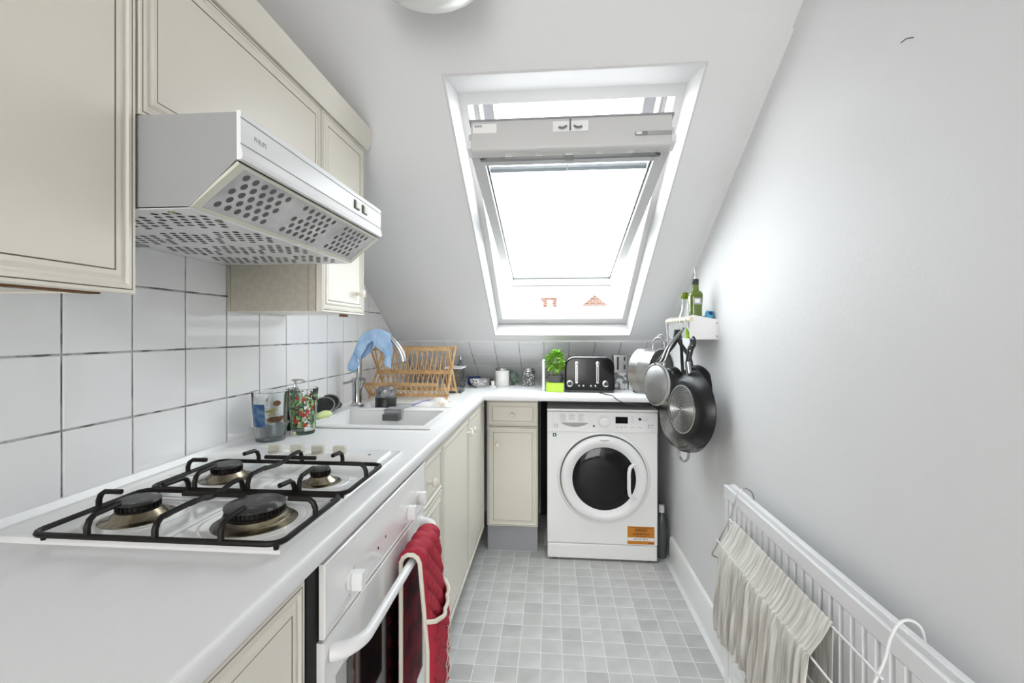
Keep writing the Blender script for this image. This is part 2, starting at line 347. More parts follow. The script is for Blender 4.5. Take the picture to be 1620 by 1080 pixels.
# sloping ceiling: plate with the skylight opening, in slope coordinates
OX0, OX1, OS0, OS1 = -0.331, 0.454, 0.0, 1.54
sc = MB(S); sc.holes(XL-0.1, XR+0.1, sOf(YB+0.1), sOf(YBR), [(OX0, OX1, OS0, OS1)], 0.0, 0.012)
slope = struct('ceiling_slope', sc, CEIL, smooth=False)
# roof build-up outside, set back from the reveal
rf = MB(S); rf.holes(XL-0.3, XR+0.3, sOf(YB+0.5), sOf(YBR)+0.3, [(OX0-0.012, OX1+0.012, OS0-0.012, OS1+0.012)], 0.02, 0.10)
struct('roof_1', rf, GREYP, smooth=False)
# reveal lining of the skylight: flares slightly, level at the top
rv = MB()
A = [S(OX0, OS0, 0), S(OX1, OS0, 0), S(OX1, OS1, 0), S(OX0, OS1, 0)]
B = [S(-0.312, -0.015, 0.10), S(0.436, -0.015, 0.10), S(0.436, 1.415, 0.10), S(-0.312, 1.415, 0.10)]
Bo = [S(-0.36, -0.06, 0.11), S(0.48, -0.06, 0.11), S(0.48, 1.60, 0.11), S(-0.36, 1.60, 0.11)]
Ao = [S(OX0-0.01, OS0-0.01, 0.001), S(OX1+0.01, OS0-0.01, 0.001), S(OX1+0.01, OS1+0.01, 0.001), S(OX0-0.01, OS1+0.01, 0.001)]
rv.add([*A, *B, *Bo, *Ao], [q for i in range(4) for j in [(i+1) % 4] for q in ((i, j, 4+j, 4+i), (4+i, 4+j, 8+j, 8+i), (8+i, 8+j, 12+j, 12+i), (12+i, 12+j, j, i))])
struct('trim_1', rv, REVEAL, smooth=False)
# thin bead round the opening
bd = MB(S); bd.holes(OX0-0.006, OX1+0.006, OS0-0.006, OS1+0.006, [(OX0+0.001, OX1-0.001, OS0+0.001, OS1-0.001)], -0.003, 0.004)
struct('trim_2', bd, REVEAL, smooth=False)
# cornice joint line where slope meets right wall
struct('trim_3', MB().prism([S(XR, sOf(2.9), 0.0), S(XR-0.012, sOf(2.9), 0.0), S(XR, sOf(2.9), -0.014)], S(0, 1.85, 0)-S(0, 0, 0)), CEIL)

# floor tiles (pieces of the floor)
MB().box(-0.46, XR-0.002, 1.46, 2.95, -0.0008, -0.0003).build('tile_joint', VJOINT, floor, smooth=False)
fp = 0.083; n_ = 0
tm = []
for vi in range(4):
    mb = MB(); h = fp/2-0.0012
    mb.ring((-h, -h, -0.0022), (1, 0, 0), (0, 1, 0), (0, 0, 1), 2*h, 2*h, [(0, 0), (0, 0.0017), (0.0006, 0.0020)])
    o = mb.build('floor_tile', VIN[vi], None, smooth=False); tm.append(o.data); bpy.data.objects.remove(o)
FO = V(floor.location)
x = -0.0405-fp*5
while x < XR-0.02:
    y = 1.8-fp*4
    while y < 2.93:
        cx_, cy_ = x+fp/2, y+fp/2
        if cx_+fp/2 > XR-0.012: cx_ = None
        if cx_ is not None and not (y > 2.66 and (cx_ < -0.1 or cx_ > -0.02)):
            q = bpy.data.objects.new('floor_tile', random.choices(tm, [5, 4, 3, 1])[0]); C.objects.link(q); q.parent = floor
            q.location = V((cx_, cy_, -0.0020))-FO; n_ += 1
        y += fp
    x += fp
# baseboard on the right wall
struct('baseboard_right', MB().prism([(XR, YR, 0), (XR-0.016, YR, 0), (XR-0.016, YR, 0.125), (XR-0.011, YR, 0.135), (XR, YR, 0.14)], (0, 2.58-YR, 0)), GLOSSW)

# wall tiles on the left wall --------------------------------------------------
g = MB()
g.prism([(XL, -0.45, WT), (XL, 3.2, WT), (XL, 3.2, ZK), (XL, (D0-1.505)/K, 1.505), (XL, -0.45, 1.505)], (0.0035, 0, 0))
g.build('grout', GROUT, wl, smooth=False)
def clip(poly, a, b, c):     # keep a*u+b*v<=c
    out = []
    for i in range(len(poly)):
        p, q = poly[i], poly[(i+1) % len(poly)]; dp, dq = a*p[0]+b*p[1]-c, a*q[0]+b*q[1]-c
        if dp <= 0: out.append(p)
        if (dp < 0 < dq) or (dq < 0 < dp):
            t = dp/(dp-dq); out.append((p[0]+(q[0]-p[0])*t, p[1]+(q[1]-p[1])*t))
    return out
def tile_poly(mb, poly, f3, t0, t1):
    cx = sum(p[0] for p in poly)/len(poly); cy = sum(p[1] for p in poly)/len(poly); k = len(poly)
    ins = [(p[0]+(cx-p[0])*0.025, p[1]+(cy-p[1])*0.025) for p in poly]
    vs_ = [f3(*p, t0) for p in poly]+[f3(*p, t1-0.0012) for p in poly]+[f3(*p, t1) for p in ins]
    fs = [tuple(range(2*k, 3*k))]+[(a*k+i, a*k+(i+1) % k, (a+1)*k+(i+1) % k, (a+1)*k+i) for a in (0, 1) for i in range(k)]
    mb.add(vs_, fs)
rows = [(WT+0.010, 1.058), (1.058, 1.207), (1.207, 1.357), (1.357, 1.505)]
PT = 0.1527; gj = 0.0021
for ri, (za, zb) in enumerate(rows):
    for k in range(-8, 16):
        ya = 0.82+PT*k; yb = ya+PT
        poly = [(ya+gj, za+gj), (yb-gj, za+gj), (yb-gj, zb-gj), (ya+gj, zb-gj)]
        poly = clip(poly, K, 1, D0-0.004); poly = clip(poly, 1, 0, YB-0.002)
        if len(poly) < 3: continue
        if ri == 3 and yb < 0.68: continue       # behind the near wall cabinet
        if ri >= 2 and False: continue
        j = random.uniform(-0.0003, 0.0003); t1, t2 = random.uniform(-0.002, 0.002), random.uniform(-0.002, 0.002)
        mb = MB(); tile_poly(mb, poly, lambda a, b, t: (XL+t+(t1*(a-ya)+t2*(b-za) if t > 0.003 else 0), a, b), 0.002, 0.0068+j)
        mb.build('tile', TILE, wl, smooth=False)
# silicone bead along the worktop
struct('trim_4', MB().prism([(XL, -0.45, WT), (XL+0.016, -0.45, WT), (XL+0.009, -0.45, WT+0.013), (XL, -0.45, WT+0.016)], (0, YB+0.45, 0)), GLOSSW)
# tiles on the slope -----------------------------------------------------------
sT = -0.074; sB = -0.560
g = MB(S); g.box(XL+0.008, XR, sB-0.01, sT, -0.0035, 0.0); g.build('grout', GROUT2, slope, smooth=False)
for ri, (sa, sb) in enumerate([(-0.224, sT), (-0.384, -0.224), (sB, -0.384)]):
    k = -4
    while True:
        xa = -0.503+0.1530*k; xb = xa+0.1530; k += 1
        if xa > XR: break
        xa2, xb2 = max(xa, XL+0.012), min(xb, XR-0.003)
        if xb2-xa2 < 0.01: continue
        mb = MB(); t1 = random.uniform(-0.002, 0.002)
        tile_poly(mb, [(xa2+gj, sa+gj), (xb2-gj, sa+gj), (xb2-gj, sb-gj), (xa2+gj, sb-gj)], lambda a, b, t: S(a, b, -t-(t1*(a-xa) if t > 0.003 else 0)), 0.001, 0.007)
        mb.build('tile', TILE, slope, smooth=False)
struct('trim_5', MB(S).box(XL+0.01, XR, sT, sT+0.012, -0.008, 0.0), GLOSSW, bevel=0.003)

# ------------------------------------------------------------------ skylight
win = thing('window_1', S(0.06, 0.7, 0.12), 'white centre-pivot roof window standing open in the slope', 'window')
win['kind'] = 'structure'; del win['category']
fr = MB(S)
fr.holes(-0.335, 0.458, -0.04, 1.45, [(-0.288, 0.412, 0.042, 1.388)], 0.085, 0.115)
fr.holes(-0.335, 0.458, -0.04, 1.45, [(-0.296, 0.420, 0.034, 1.396)], 0.115, 0.175)
frame = fr.build('window_frame', FRAMEW, win, smooth=False)
gk = MB(S); gk.holes(-0.2965, 0.4205, 0.0335, 1.3965, [(-0.2935, 0.4175, 0.0365, 1.3935)], 0.1155, 0.122)
gk.build('gasket', BOLT, win, smooth=False)
# outer cladding and hinges rails seen through the top gap
cl = MB(S)
for (a, b) in ((-0.283, -0.262), (0.386, 0.407)): cl.box(a, b, 1.12, 1.38, 0.16, 0.19)
cl.build('hinge_rail', STEEL, win, smooth=False)
cl = MB(S)
for (a, b) in ((-0.255, -0.215), (0.335, 0.378)): cl.box(a, b, 1.17, 1.44, 0.20, 0.235)
cl.build('outer_cladding', GREYP, win, smooth=False)
AL = radians(18); SP, NP = 0.72, 0.12
def R(x, t, m): return S(x, SP+t*cos(AL)+m*sin(AL), NP-t*sin(AL)+m*cos(AL))
X0, X1 = -0.270, 0.388
sash = MB(R)
sash.box(X0, X0+0.042, -0.69, 0.69, -0.020, 0.025); sash.box(X1-0.042, X1, -0.69, 0.69, -0.020, 0.025)
sash.box(X0+0.042, X1-0.042, -0.69, -0.615, -0.020, 0.025)
sash.box(X0+0.042, X1-0.042, 0.575, 0.612, -0.020, 0.025)
so = sash.build('sash', FRAMEW, win, bevel=0.003)
# rounded drip bead at the bottom
MB(R).box(X0+0.02, X1-0.02, -0.694, -0.678, -0.028, -0.019).build('bottom_rail_bead', STEEL, so, bevel=0.003)
gs = MB(R); gs.holes(X0+0.042, X1-0.042, -0.615, 0.575, [(X0+0.0475, X1-0.0475, -0.609, 0.569)], 0.0, 0.006)
gs.build('gasket', BOLT, so, smooth=False)
MB(R).box(X0+0.044, X1-0.044, -0.613, 0.573, 0.008, 0.012).build('pane', PANE, win, smooth=False)
MB(R).box(X0+0.030, X1-0.030, 0.612, 0.622, -0.028, 0.020).build('sash_top_edge', DSTEEL, win, smooth=False)
# white bar and stay behind the pane
MB(R).box(X0+0.045, X1-0.045, 0.475, 0.498, 0.016, 0.030).build('blind_bar', GREYP, win, bevel=0.003)
MB(R).box(0.056, 0.061, 0.475, 0.575, 0.014, 0.020).build('blind_stay', WHITEMETAL, win, smooth=False)
# ventilation flap / control bar
cb = MB(R)
prof = [(0.7005, -0.034), (0.697, -0.042), (0.688, -0.046), (0.660, -0.044), (0.650, -0.036), (0.650, 0.030), (0.665, 0.048), (0.722, 0.048)]
cb = MB(); cb.prism([R(X0+0.012, t, m) for (t, m) in prof], (X1-X0-0.024, 0, 0))
bar = cb.build('ventilation_bar', mat('bar_grey_white', (0.56, 0.56, 0.555), 0.35), win, bevel=0.004)
MB(R).box(X0+0.006, X1-0.006, 0.690, 0.7255, 0.046, 0.051).build('bar_edge', GREYP, bar, smooth=False)
e = MB(R)
for a in (X0-0.004, X1-0.036): e.box(a, a+0.04, 0.640, 0.694, -0.030, -0.002)
e.build('end_block', WHITEMETAL, win, bevel=0.003)
# fittings on the bar face: local frame of the face between prof[0] and prof[-1]
f0, f1 = R(0, 0.7005, -0.034), R(0, 0.722, 0.048)
FU = (f1-f0).normalized(); FN = V((1, 0, 0)).cross(FU).normalized()
if FN.y > 0: FN = -FN
def FB(x, a, h): return V((x, 0, 0))+V((0, f0.y, f0.z))+FU*a+FN*h
lk = MB(FB).box(0.005, 0.118, 0.040, 0.074, 0, 0.004).build('lock_plate', WHITEMETAL, bar, bevel=0.002)
hk = MB()
for sgn in (-1, 1):
    hk.tube([FB(0.060+sgn*dx, 0.060+dz, 0.008+dh) for (dx, dz, dh) in ((0.012, -0.004, 0), (0.018, -0.010, 0.003), (0.028, -0.012, 0.004), (0.036, -0.008, 0.002))], 0.0035, 8)
hk.tube([FB(0.060, 0.042, 0.004), FB(0.060, 0.076, 0.012)], 0.0028, 8)
hk.build('lock_hook', DSTEEL, lk)
MB(FB).box(-0.252, -0.175, 0.045, 0.074, 0, 0.0008).build('label_sticker', PAPER, bar, smooth=False)
MB(FB).box(-0.247, -0.222, 0.064, 0.071, 0.0008, 0.0012).build('label_mark', GREYP, bar, smooth=False)
sl = MB(FB).box(0.300, 0.374, 0.020, 0.032, 0, 0.004).build('bolt_rail', STEEL, bar, smooth=False)
MB(FB).box(0.262, 0.300, 0.020, 0.032, 0, 0.006).build('bolt_slide', DSTEEL, bar, bevel=0.002)
MB(FB).box(0.264, 0.282, 0.022, 0.030, 0.006, 0.008).build('bolt_tip', WHITEMETAL, bar, bevel=0.002)
hg = MB(R)
for a in (-0.215, 0.270): hg.box(a, a+0.055, 0.618, 0.655, -0.030, -0.010)
hg.box(0.045, 0.075, 0.618, 0.655, -0.036, -0.006)
hg.build('flap_hinge', DSTEEL, win, smooth=False)
vg = MB(R)
for k in range(6):
    a = X0+0.045+k*0.098; vg.box(a, a+0.075, 0.664, 0.684, -0.0468, -0.043)
vg.build('vent_slot', mat('vent_slot_grey', (0.55, 0.55, 0.53), 0.5), bar, smooth=False)

# ------------------------------------------------------------------ outside: neighbouring house
h = thing('neighbour_house', (0.5, 15.6, -6), 'pale house across the street with a small brick gable', 'house')
b = MB(); b.box(-7, 8, 15.6, 22, -6, 1.95); b.build('wall', RENDERW, h, smooth=False)
b = MB(); b.prism([(-7.3, 15.4, 1.95), (8.3, 15.4, 1.95), (8.3, 18.8, 1.98), (-7.3, 18.8, 1.98)], (0, 0, 0.1)); b.build('roof', ROOFP, h, smooth=False)
b = MB(); b.prism([(0.99, 15.3, 2.12), (1.88, 15.3, 2.12), (1.42, 15.3, 2.50)], (0, 1.6, 0)); gb = b.build('gable', BRICKM, h, smooth=False)
b = MB(); b.box(0.9, 1.97, 15.28, 16.9, 1.9, 2.12); b.build('gable_base', RENDERW, h, smooth=False)
b = MB()
b.box(-0.33, 0.20, 15.25, 15.8, 2.33, 2.42); b.box(-0.27, -0.12, 15.25, 15.8, 2.12, 2.33); b.box(0.04, 0.18, 15.25, 15.8, 2.12, 2.33)
b.build('brick_parapet', BRICKM, h, smooth=False)
b = MB(); b.box(-0.12, 0.04, 15.32, 15.8, 2.0, 2.33); b.build('parapet_recess', RENDERW, h, smooth=False)
b = MB(); b.box(-0.5, 0.32, 15.5, 18, 2.42, 3.3); b.build('dormer', RENDERW, h, smooth=False)
b = MB(); b.box(-0.02, 0.16, 15.47, 15.5, 2.58, 2.95); b.build('pane', CREAMW, h, smooth=False)
for q in ((-0.03, 0.17, 15.46, 15.5, 2.55, 2.58), (-0.03, 0.17, 15.46, 15.5, 2.75, 2.765)): box('window_bar', q, GREYP, h)
tag(box('street_ground', (-30, 30, 4, 60, -6.2, -6.0), ROOFP, smooth=False), 'pale ground far below outside the roof window', 'ground')

# ------------------------------------------------------------------ cabinet helpers
RINGS = [(0, -0.018, 0), (0, -0.0015, 0), (0.0015, 0, 0), (0.0060, 0, 1), (0.0066, -0.0016, 1), (0.0078, 0, 0), (0.0135, 0.0006, 0),
         (0.0170, -0.0030, 0), (0.0205, -0.0030, 0), (0.0270, 0.0002, 0), (0.0340, 0.0002, 1), (0.0348, -0.0018, 1), (0.0362, -0.0004, 0)]
def front(name, O, U, Vv, N, w_, h_, parent, k=1.0, **kw):
    mb = MB(); mb.ring(O, U, Vv, N, w_, h_, [(a*k if a > 0.002 else a, b, m) for a, b, m in RINGS])
    return mb.build(name, [CREAM, LINE], parent, smooth=False, **kw)
def knob(c, ax, parent, k=1.0):
    return lathe('knob', [(0.0001, 0), (0.0075*k, 0), (0.0058*k, 0.004), (0.0055*k, 0.013), (0.012*k, 0.017), (0.0145*k, 0.021), (0.0135*k, 0.026), (0.008*k, 0.029), (0.0001, 0.030)], c, CREAM, parent, axis=ax, seg=20)
Xp, Yp, Zp = (1, 0, 0), (0, 1, 0), (0, 0, 1)

# ---- wall cabinets
CX = -0.660; CZ0, CZ1 = 1.311, 1.90
c = thing('wall_cabinet', (-0.81, 0.38, CZ0), 'cream wall cabinet nearest the camera, left of the extractor hood', 'cabinet', 'cream wall cabinets')
box('cabinet_body', (XL+0.009, CX-0.0195, 0.085, 0.683, CZ0+0.006, CZ1), CREAM, c)
front('door', (CX, 0.087, CZ0), Yp, Zp, Xp, 0.594, CZ1-CZ0-0.002, c)
box('end_panel', (XL+0.009, CX-0.0195, 0.6831, 0.6843, CZ0+0.003, CZ1), CREAM, c)
box('bottom_batten', (-0.72, -0.70, 0.50, 0.66, CZ0-0.001, CZ0+0.006), CLAYBR, c)
c2 = thing('wall_cabinet', (-0.81, 0.98, 1.60), 'short cream wall cabinet directly above the extractor hood', 'cabinet', 'cream wall cabinets')
box('cabinet_body', (XL+0.009, CX-0.0195, 0.6845, 1.2785, 1.604, CZ1), CREAM, c2)
front('door', (CX, 0.686, 1.602), Yp, Zp, Xp, 0.590, CZ1-1.604, c2)
c3 = thing('wall_cabinet', (-0.81, 1.43, CZ0), 'narrow cream wall cabinet right of the hood, its beige side showing', 'cabinet', 'cream wall cabinets')
box('cabinet_body', (XL+0.009, CX-0.0195, 1.2815, 1.5785, CZ0+0.001, CZ1), CREAM, c3)
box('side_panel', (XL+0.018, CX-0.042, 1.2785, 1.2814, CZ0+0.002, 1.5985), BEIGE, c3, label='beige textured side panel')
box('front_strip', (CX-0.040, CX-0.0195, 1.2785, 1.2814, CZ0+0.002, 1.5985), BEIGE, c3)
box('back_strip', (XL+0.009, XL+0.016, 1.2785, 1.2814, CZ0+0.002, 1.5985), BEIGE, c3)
front('door', (CX, 1.2805, CZ0), Yp, Zp, Xp, 0.298, CZ1-CZ0-0.002, c3)
knob((CX, 1.520, 1.382), Xp, c3)
box('bottom_batten', (-0.70, -0.688, 1.47, 1.51, CZ0-0.008, CZ0), CLAYBR, c3)
# cornice: sloping front strip above all the doors
co = MB(); cp = [(-0.664, 1.9015), (-0.640, 1.9015), (-0.618, 1.952), (-0.623, 1.954), (-0.664, 1.91)]
cp = [(-0.68, 1.9015), (-0.655, 1.9015), (-0.617, 1.948), (-0.622, 1.951), (-0.68, 1.912)]
y1c = 1.578
n1 = len(cp)
vs_ = [(x, 0.0, z) for x, z in cp]+[(x, (1.575 if z > 1.93 else (1.600 if x > -0.66 else 1.605)), z) for x, z in cp]
co.add(vs_, [tuple(range(n1))[::-1], tuple(range(n1, 2*n1))]+[(i, (i+1) % n1, n1+(i+1) % n1, n1+i) for i in range(n1)])
tag(co.build('cornice', CREAM, smooth=False), 'long cream cornice strip running above the wall cabinet doors', 'cornice')

# ---- extractor hood
hd = thing('extractor_hood', (-0.72, 0.98, 1.44), 'white extractor hood with perforated grey grille above the hob', 'extractor hood')
HY0, HY1 = 0.6855, 1.2775
def hx(y, pts, th, name, m, **k):
    mb = MB(); mb.prism([(x, y, z) for x, z in pts], (0, th, 0)); return mb.build(name, m, hd, **k)
side = [(-0.9485, 1.450), (-0.575, 1.449), (-0.492, 1.525), (-0.489, 1.598), (-0.9485, 1.600)]
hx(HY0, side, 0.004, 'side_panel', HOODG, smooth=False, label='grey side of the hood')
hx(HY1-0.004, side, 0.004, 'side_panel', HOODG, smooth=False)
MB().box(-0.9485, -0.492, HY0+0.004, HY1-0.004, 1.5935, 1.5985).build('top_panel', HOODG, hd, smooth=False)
fp_ = [(-0.4925, 1.5995), (-0.4860, 1.5995), (-0.4850, 1.596), (-0.4856, 1.590), (-0.4868, 1.5885), (-0.4856, 1.587), (-0.4856, 1.549), (-0.4868, 1.5475), (-0.4856, 1.546), (-0.482, 1.530), (-0.484, 1.523), (-0.492, 1.522)]
fm = MB(); fm.prism([(x, HY0-0.002, z) for x, z in fp_], (0, HY1-HY0+0.004, 0)); ff = fm.build('front_fascia', HOODW, hd, smooth=True, ang=25)
for zz in (1.5885, 1.5475): MB().box(-0.4864, -0.4853, HY0, HY1, zz-0.0006, zz+0.0006).build('fascia_line', GREYP, ff, smooth=False)
for yy in (1.100, 1.148):
    sw = MB().box(-0.4856, -0.4840, yy, yy+0.030, 1.558, 1.580).build('switch_recess', HOLE2, ff, smooth=False)
    MB().box(-0.4840, -0.4800, yy+0.006, yy+0.026, 1.560, 1.578).build('switch', PLASTIC2, sw, bevel=0.001)
text('lettering', 'PHILIPS', (-0.4853, 0.716, 1.5635), 0.0115, INKG, ff, Yp, Zp, squash=0.9)
# tilted filter visor with a white rim, set back under the fascia
VA, VB = V((-0.492, 0, 1.519)), V((-0.574, 0, 1.452)); VD = (VB-VA); VL = VD.length; VD.normalize(); VN = V((VD.z, 0, -VD.x)); VN = VN if VN.x > 0 else -VN
def VF(a, y, hh): return VA+VD*a+V((0, y, 0))+VN*hh
vm = MB(VF)
for (a0, a1, b0, b1) in ((0, VL, HY0+0.001, HY0+0.018), (0, VL, HY1-0.016, HY1-0.001), (0, 0.005, HY0+0.018, HY1-0.016), (VL-0.007, VL, HY0+0.018, HY1-0.016)): vm.box(a0, a1, b0, b1, -0.002, 0.003)
vm.build('visor_frame', PLASTIC2, hd, smooth=False)
vp = MB(VF).box(0.005, VL-0.007, HY0+0.018, HY1-0.016, -0.002, 0.001).build('visor_panel', MESHG, hd, smooth=False, label='grey greasy visor with round holes')
def discs(mb, f, cen, r_, hh, seg=14, ell=1.0):
    for (a, b) in cen:
        mb.add([f(a+r_*cos(2*pi*k/seg), b+r_*ell*sin(2*pi*k/seg), hh) for k in range(seg)], [tuple(range(seg))])
cen = []
for blk in range(3):
    for r_ in range(5):
        for q in range(6):
            if (r_ == 0 and q == 5 and blk): pass
            yy = HY0+0.040+blk*0.186+q*0.0245+(r_ % 2)*0.0122
            if (q == 5 and r_ % 2) or (blk == 1 and q == 0 and r_ == 1): continue
            cen.append((0.018+r_*0.0165, yy))
vh = MB(); discs(vh, VF, cen, 0.0068, 0.0013)
vh.build('visor_hole', HOLE2, vp, smooth=False, kind='stuff')
# underside with clusters of holes
UZ = 1.449
us = MB().box(-0.9485, -0.574, HY0, HY1, UZ-0.001, UZ+0.002).build('underside', HOODW, hd, smooth=False, label='perforated white underside')
cen = []
for bx in range(3):
    for by in range(4):
        for i in range(5):
            for j in range(6):
                if (i in (0, 4) and j in (0, 5)) or (i == 2 and j == 5): continue
                cen.append((-0.905+bx*0.112+i*0.0205+(j % 2)*0.010, HY0+0.030+by*0.142+j*0.0195))
uh = MB(); discs(uh, lambda a, b, h_: V((a, b, UZ-h_)), cen, 0.0062, 0.0014, 12)
uh.build('underside_hole', HOLE, us, smooth=False, kind='stuff')
MB().box(-0.944, -0.915, HY0+0.02, HY1-0.30, UZ-0.004, UZ-0.001).build('rear_lamp_strip', GREYP, hd, smooth=False)
for (a, b) in ((-0.62, 0.705), (-0.585, 0.765)): lathe('screw_cap', [(0.0001, -0.002), (0.006, -0.0015), (0.006, 0)], (a, b, UZ-0.001), CLAYBR if a < -.7 else BRASS, hd, seg=12)

# ------------------------------------------------------------------ base units
DX = -0.380
def base_body(c, y0, y1, x0=XL+0.01): return box('cabinet_body', (x0, DX-0.020, y0, y1, 0.14, 0.880), CREAM, c)
b1 = thing('base_cabinet', (-0.67, 0.39, 0), 'cream base cabinet nearest the camera, left of the oven', 'cabinet', 'cream base cabinets')
base_body(b1, 0.08, 0.688); front('door', (DX, 0.087, 0.145), Yp, Zp, Xp, 0.596, 0.722, b1)
b2 = thing('base_cabinet', (-0.67, 1.445, 0), 'narrow cream base cabinet with a drawer, right of the oven', 'cabinet', 'cream base cabinets')
base_body(b2, 1.336, 1.588)
d = front('drawer', (DX, 1.338, 0.707), Yp, Zp, Xp, 0.248, 0.158, b2, 0.8); knob((DX, 1.40, 0.785), Xp, d)
front('door', (DX, 1.338, 0.145), Yp, Zp, Xp, 0.248, 0.558, b2)
b3 = thing('base_cabinet', (-0.67, 2.1, 0), 'wide two-door cream base cabinet below the sink', 'cabinet', 'cream base cabinets')
b3m = MB(); b3m.holes(XL+0.01, DX-0.020, 1.5895, 2.600, [(XL+0.03, DX-0.04, 1.61, 2.58)], 0.14, 0.880); b3m.build('cabinet_body', CREAM, b3, smooth=False)
d = front('door', (DX, 1.591, 0.145), Yp, Zp, Xp, 0.519, 0.722, b3); knob((DX, 2.075, 0.792), Xp, d)
d = front('door', (DX, 2.112, 0.145), Yp, Zp, Xp, 0.480, 0.722, b3); knob((DX, 2.150, 0.792), Xp, d)
box('base_plinth', (XL+0.05, DX-0.055, 0.08, 2.60, 0.0, 0.138), GREYP, None)
bpy.data.objects['base_plinth']['label'] = 'long dark plinth under the left run of base cabinets'; bpy.data.objects['base_plinth']['category'] = 'plinth'
BY = 2.620
b4 = thing('base_cabinet', (-0.22, 2.9, 0), 'small cream base cabinet with drawer beside the washing machine', 'cabinet', 'cream base cabinets')
box('cabinet_body', (-0.370, -0.076, BY+0.0195, 3.15, 0.14, 0.880), CREAM, b4)
d = front('drawer', (-0.362, BY, 0.716), Xp, Zp, (0, -1, 0), 0.286, 0.138, b4, 0.8); knob((-0.222, BY, 0.782), (0, -1, 0), d, 1.0)
d = front('door', (-0.362, BY, 0.145), Xp, Zp, (0, -1, 0), 0.286, 0.566, b4, 0.9); knob((-0.305, BY, 0.610), (0, -1, 0), d, 1.0)
box('plinth', (-0.365, -0.078, BY+0.014, BY+0.030, 0.0, 0.140), GREYP, b4, label='grey plinth')

# ---- worktop
wt = MB(); TZ0 = WT-0.032; nx = -0.372
SH = (-0.875, -0.44, 1.585, 2.13)
wt.holes(XL+0.0075, nx, -0.5, 2.462, [SH], TZ0, WT)
wt.box(XL+0.0075, XR-0.004, 2.479, YB-0.004, TZ0, WT)
def nose(o, outv, along):
    pr = [(0, 0), (0.004, 0.0003), (0.008, 0.003), (0.0092, 0.009), (0.0092, 0.026), (0.007, 0.031), (0, 0.032)]
    o = V(o); wt.prism([o+V(outv)*a*1.0+V((0, 0, -b_)) for a, b_ in pr], along)
nose((nx, -0.5, WT), Xp, (0, 2.962, 0)); nose((nx, 2.479, WT), (0, -1, 0), (XR-0.004-nx, 0, 0))
wt.box(XL+0.0075, nx, 2.462, 2.479, TZ0, WT-0.0003)
tag(wt.build('worktop', WORKTOP, smooth=True, ang=50), 'white laminate worktop with rounded edge running round the corner', 'worktop')

# ---- oven
ov = thing('built_in_oven', (-0.66, 1.0, 0.14), 'white built-in oven under the hob with a red glove on its handle', 'oven')
OY0, OY1 = 0.722, 1.326
box('oven_body', (XL+0.02, -0.3825, 0.692, OY1+0.006, 0.145, 0.872), GAPSHADE, ov)
pn = MB(); pn.ring((-0.368, OY0, 0.748), Yp, Zp, Xp, OY1-OY0, 0.123, [(0, -0.010), (0, -0.002), (0.002, 0), (0.007, 0), (0.008, -0.001), (0.010, -0.0005)])
pn = pn.build('control_panel', ENAMEL, ov, smooth=False)
def oknob(y, z):
    k_ = lathe('knob_skirt', [(0.017, 0), (0.017, 0.003), (0.015, 0.004), (0.0001, 0.004)], (-0.3685, y, z), PLASTIC, pn, axis=Xp, seg=28)
    mb = MB(); mb.prism([(-0.3645, y-0.0085, z-0.017), (-0.3645, y-0.011, z), (-0.3645, y-0.0085, z+0.017), (-0.3645, y+0.0085, z+0.017), (-0.3645, y+0.011, z), (-0.3645, y+0.0085, z-0.017)], (0.021, 0, 0))
    mb.build('knob', PLASTIC, k_, bevel=0.002)
for y, z in ((0.822, 0.794), (1.150, 0.791), (1.245, 0.794)): oknob(y, z)
for y, m in ((0.955, DGREEN), (1.000, CLAYBR)): lathe('indicator_light', [(0.003, 0), (0.003, 0.001), (0.0001, 0.0015)], (-0.3685, y, 0.790 if y < .97 else 0.795), m, pn, axis=Xp, seg=12)
sm = MB()
for k in range(26):
    a = random.uniform(0, 2*pi); q = random.uniform(0.020, 0.032); yy, zz = 0.822+q*cos(a)*0.8, 0.789+q*sin(a); t = random.uniform(0.0004, 0.0012)
    sm.box(-0.3688, -0.3684, yy-t, yy+t, zz-t*2, zz+t*2)
sm.build('worn_marks', INKG, pn, smooth=False)
od = MB(); od.ring((-0.370, OY0, 0.150), Yp, Zp, Xp, OY1-OY0, 0.592, [(0, -0.012), (0, -0.002), (0.003, 0)]); od = od.build('oven_door', ENAMEL, ov, smooth=False)
box('door_window', (-0.3705, -0.3685, OY0+0.085, OY1-0.085, 0.235, 0.655), DARKGLASS, od)
st = MB()
for k in range(7): st.box(-0.3702, -0.3692, OY0+0.042+k*0.006, OY0+0.0445+k*0.006, 0.225, 0.66)
st.build('door_stripe', INKG, od, smooth=False)
HZ, HX = 0.712, -0.326
hb = tube('handle', [(HX, 0.795, HZ), (HX, 1.245, HZ)], 0.0095, WHITEMETAL, od, seg=16)
for (ya, yb) in ((0.752, 0.802), (1.290, 1.240)):
    pth = curve([(-0.372, ya, HZ-0.003), (-0.350, ya+(yb-ya)*0.15, HZ-0.002), (-0.333, ya+(yb-ya)*0.5, HZ), (HX, yb, HZ)], 5)
    mb = MB(); mb.tube(pth, [0.0165, 0.0165, 0.016, 0.0155, 0.015, 0.0145, 0.014, 0.0135, 0.013, 0.0125, 0.012, 0.0118, 0.0115, 0.011, 0.0105, 0.010][:len(pth)], 14, flat=0.9)
    mb.build('handle_bracket', WHITEMETAL, hb)

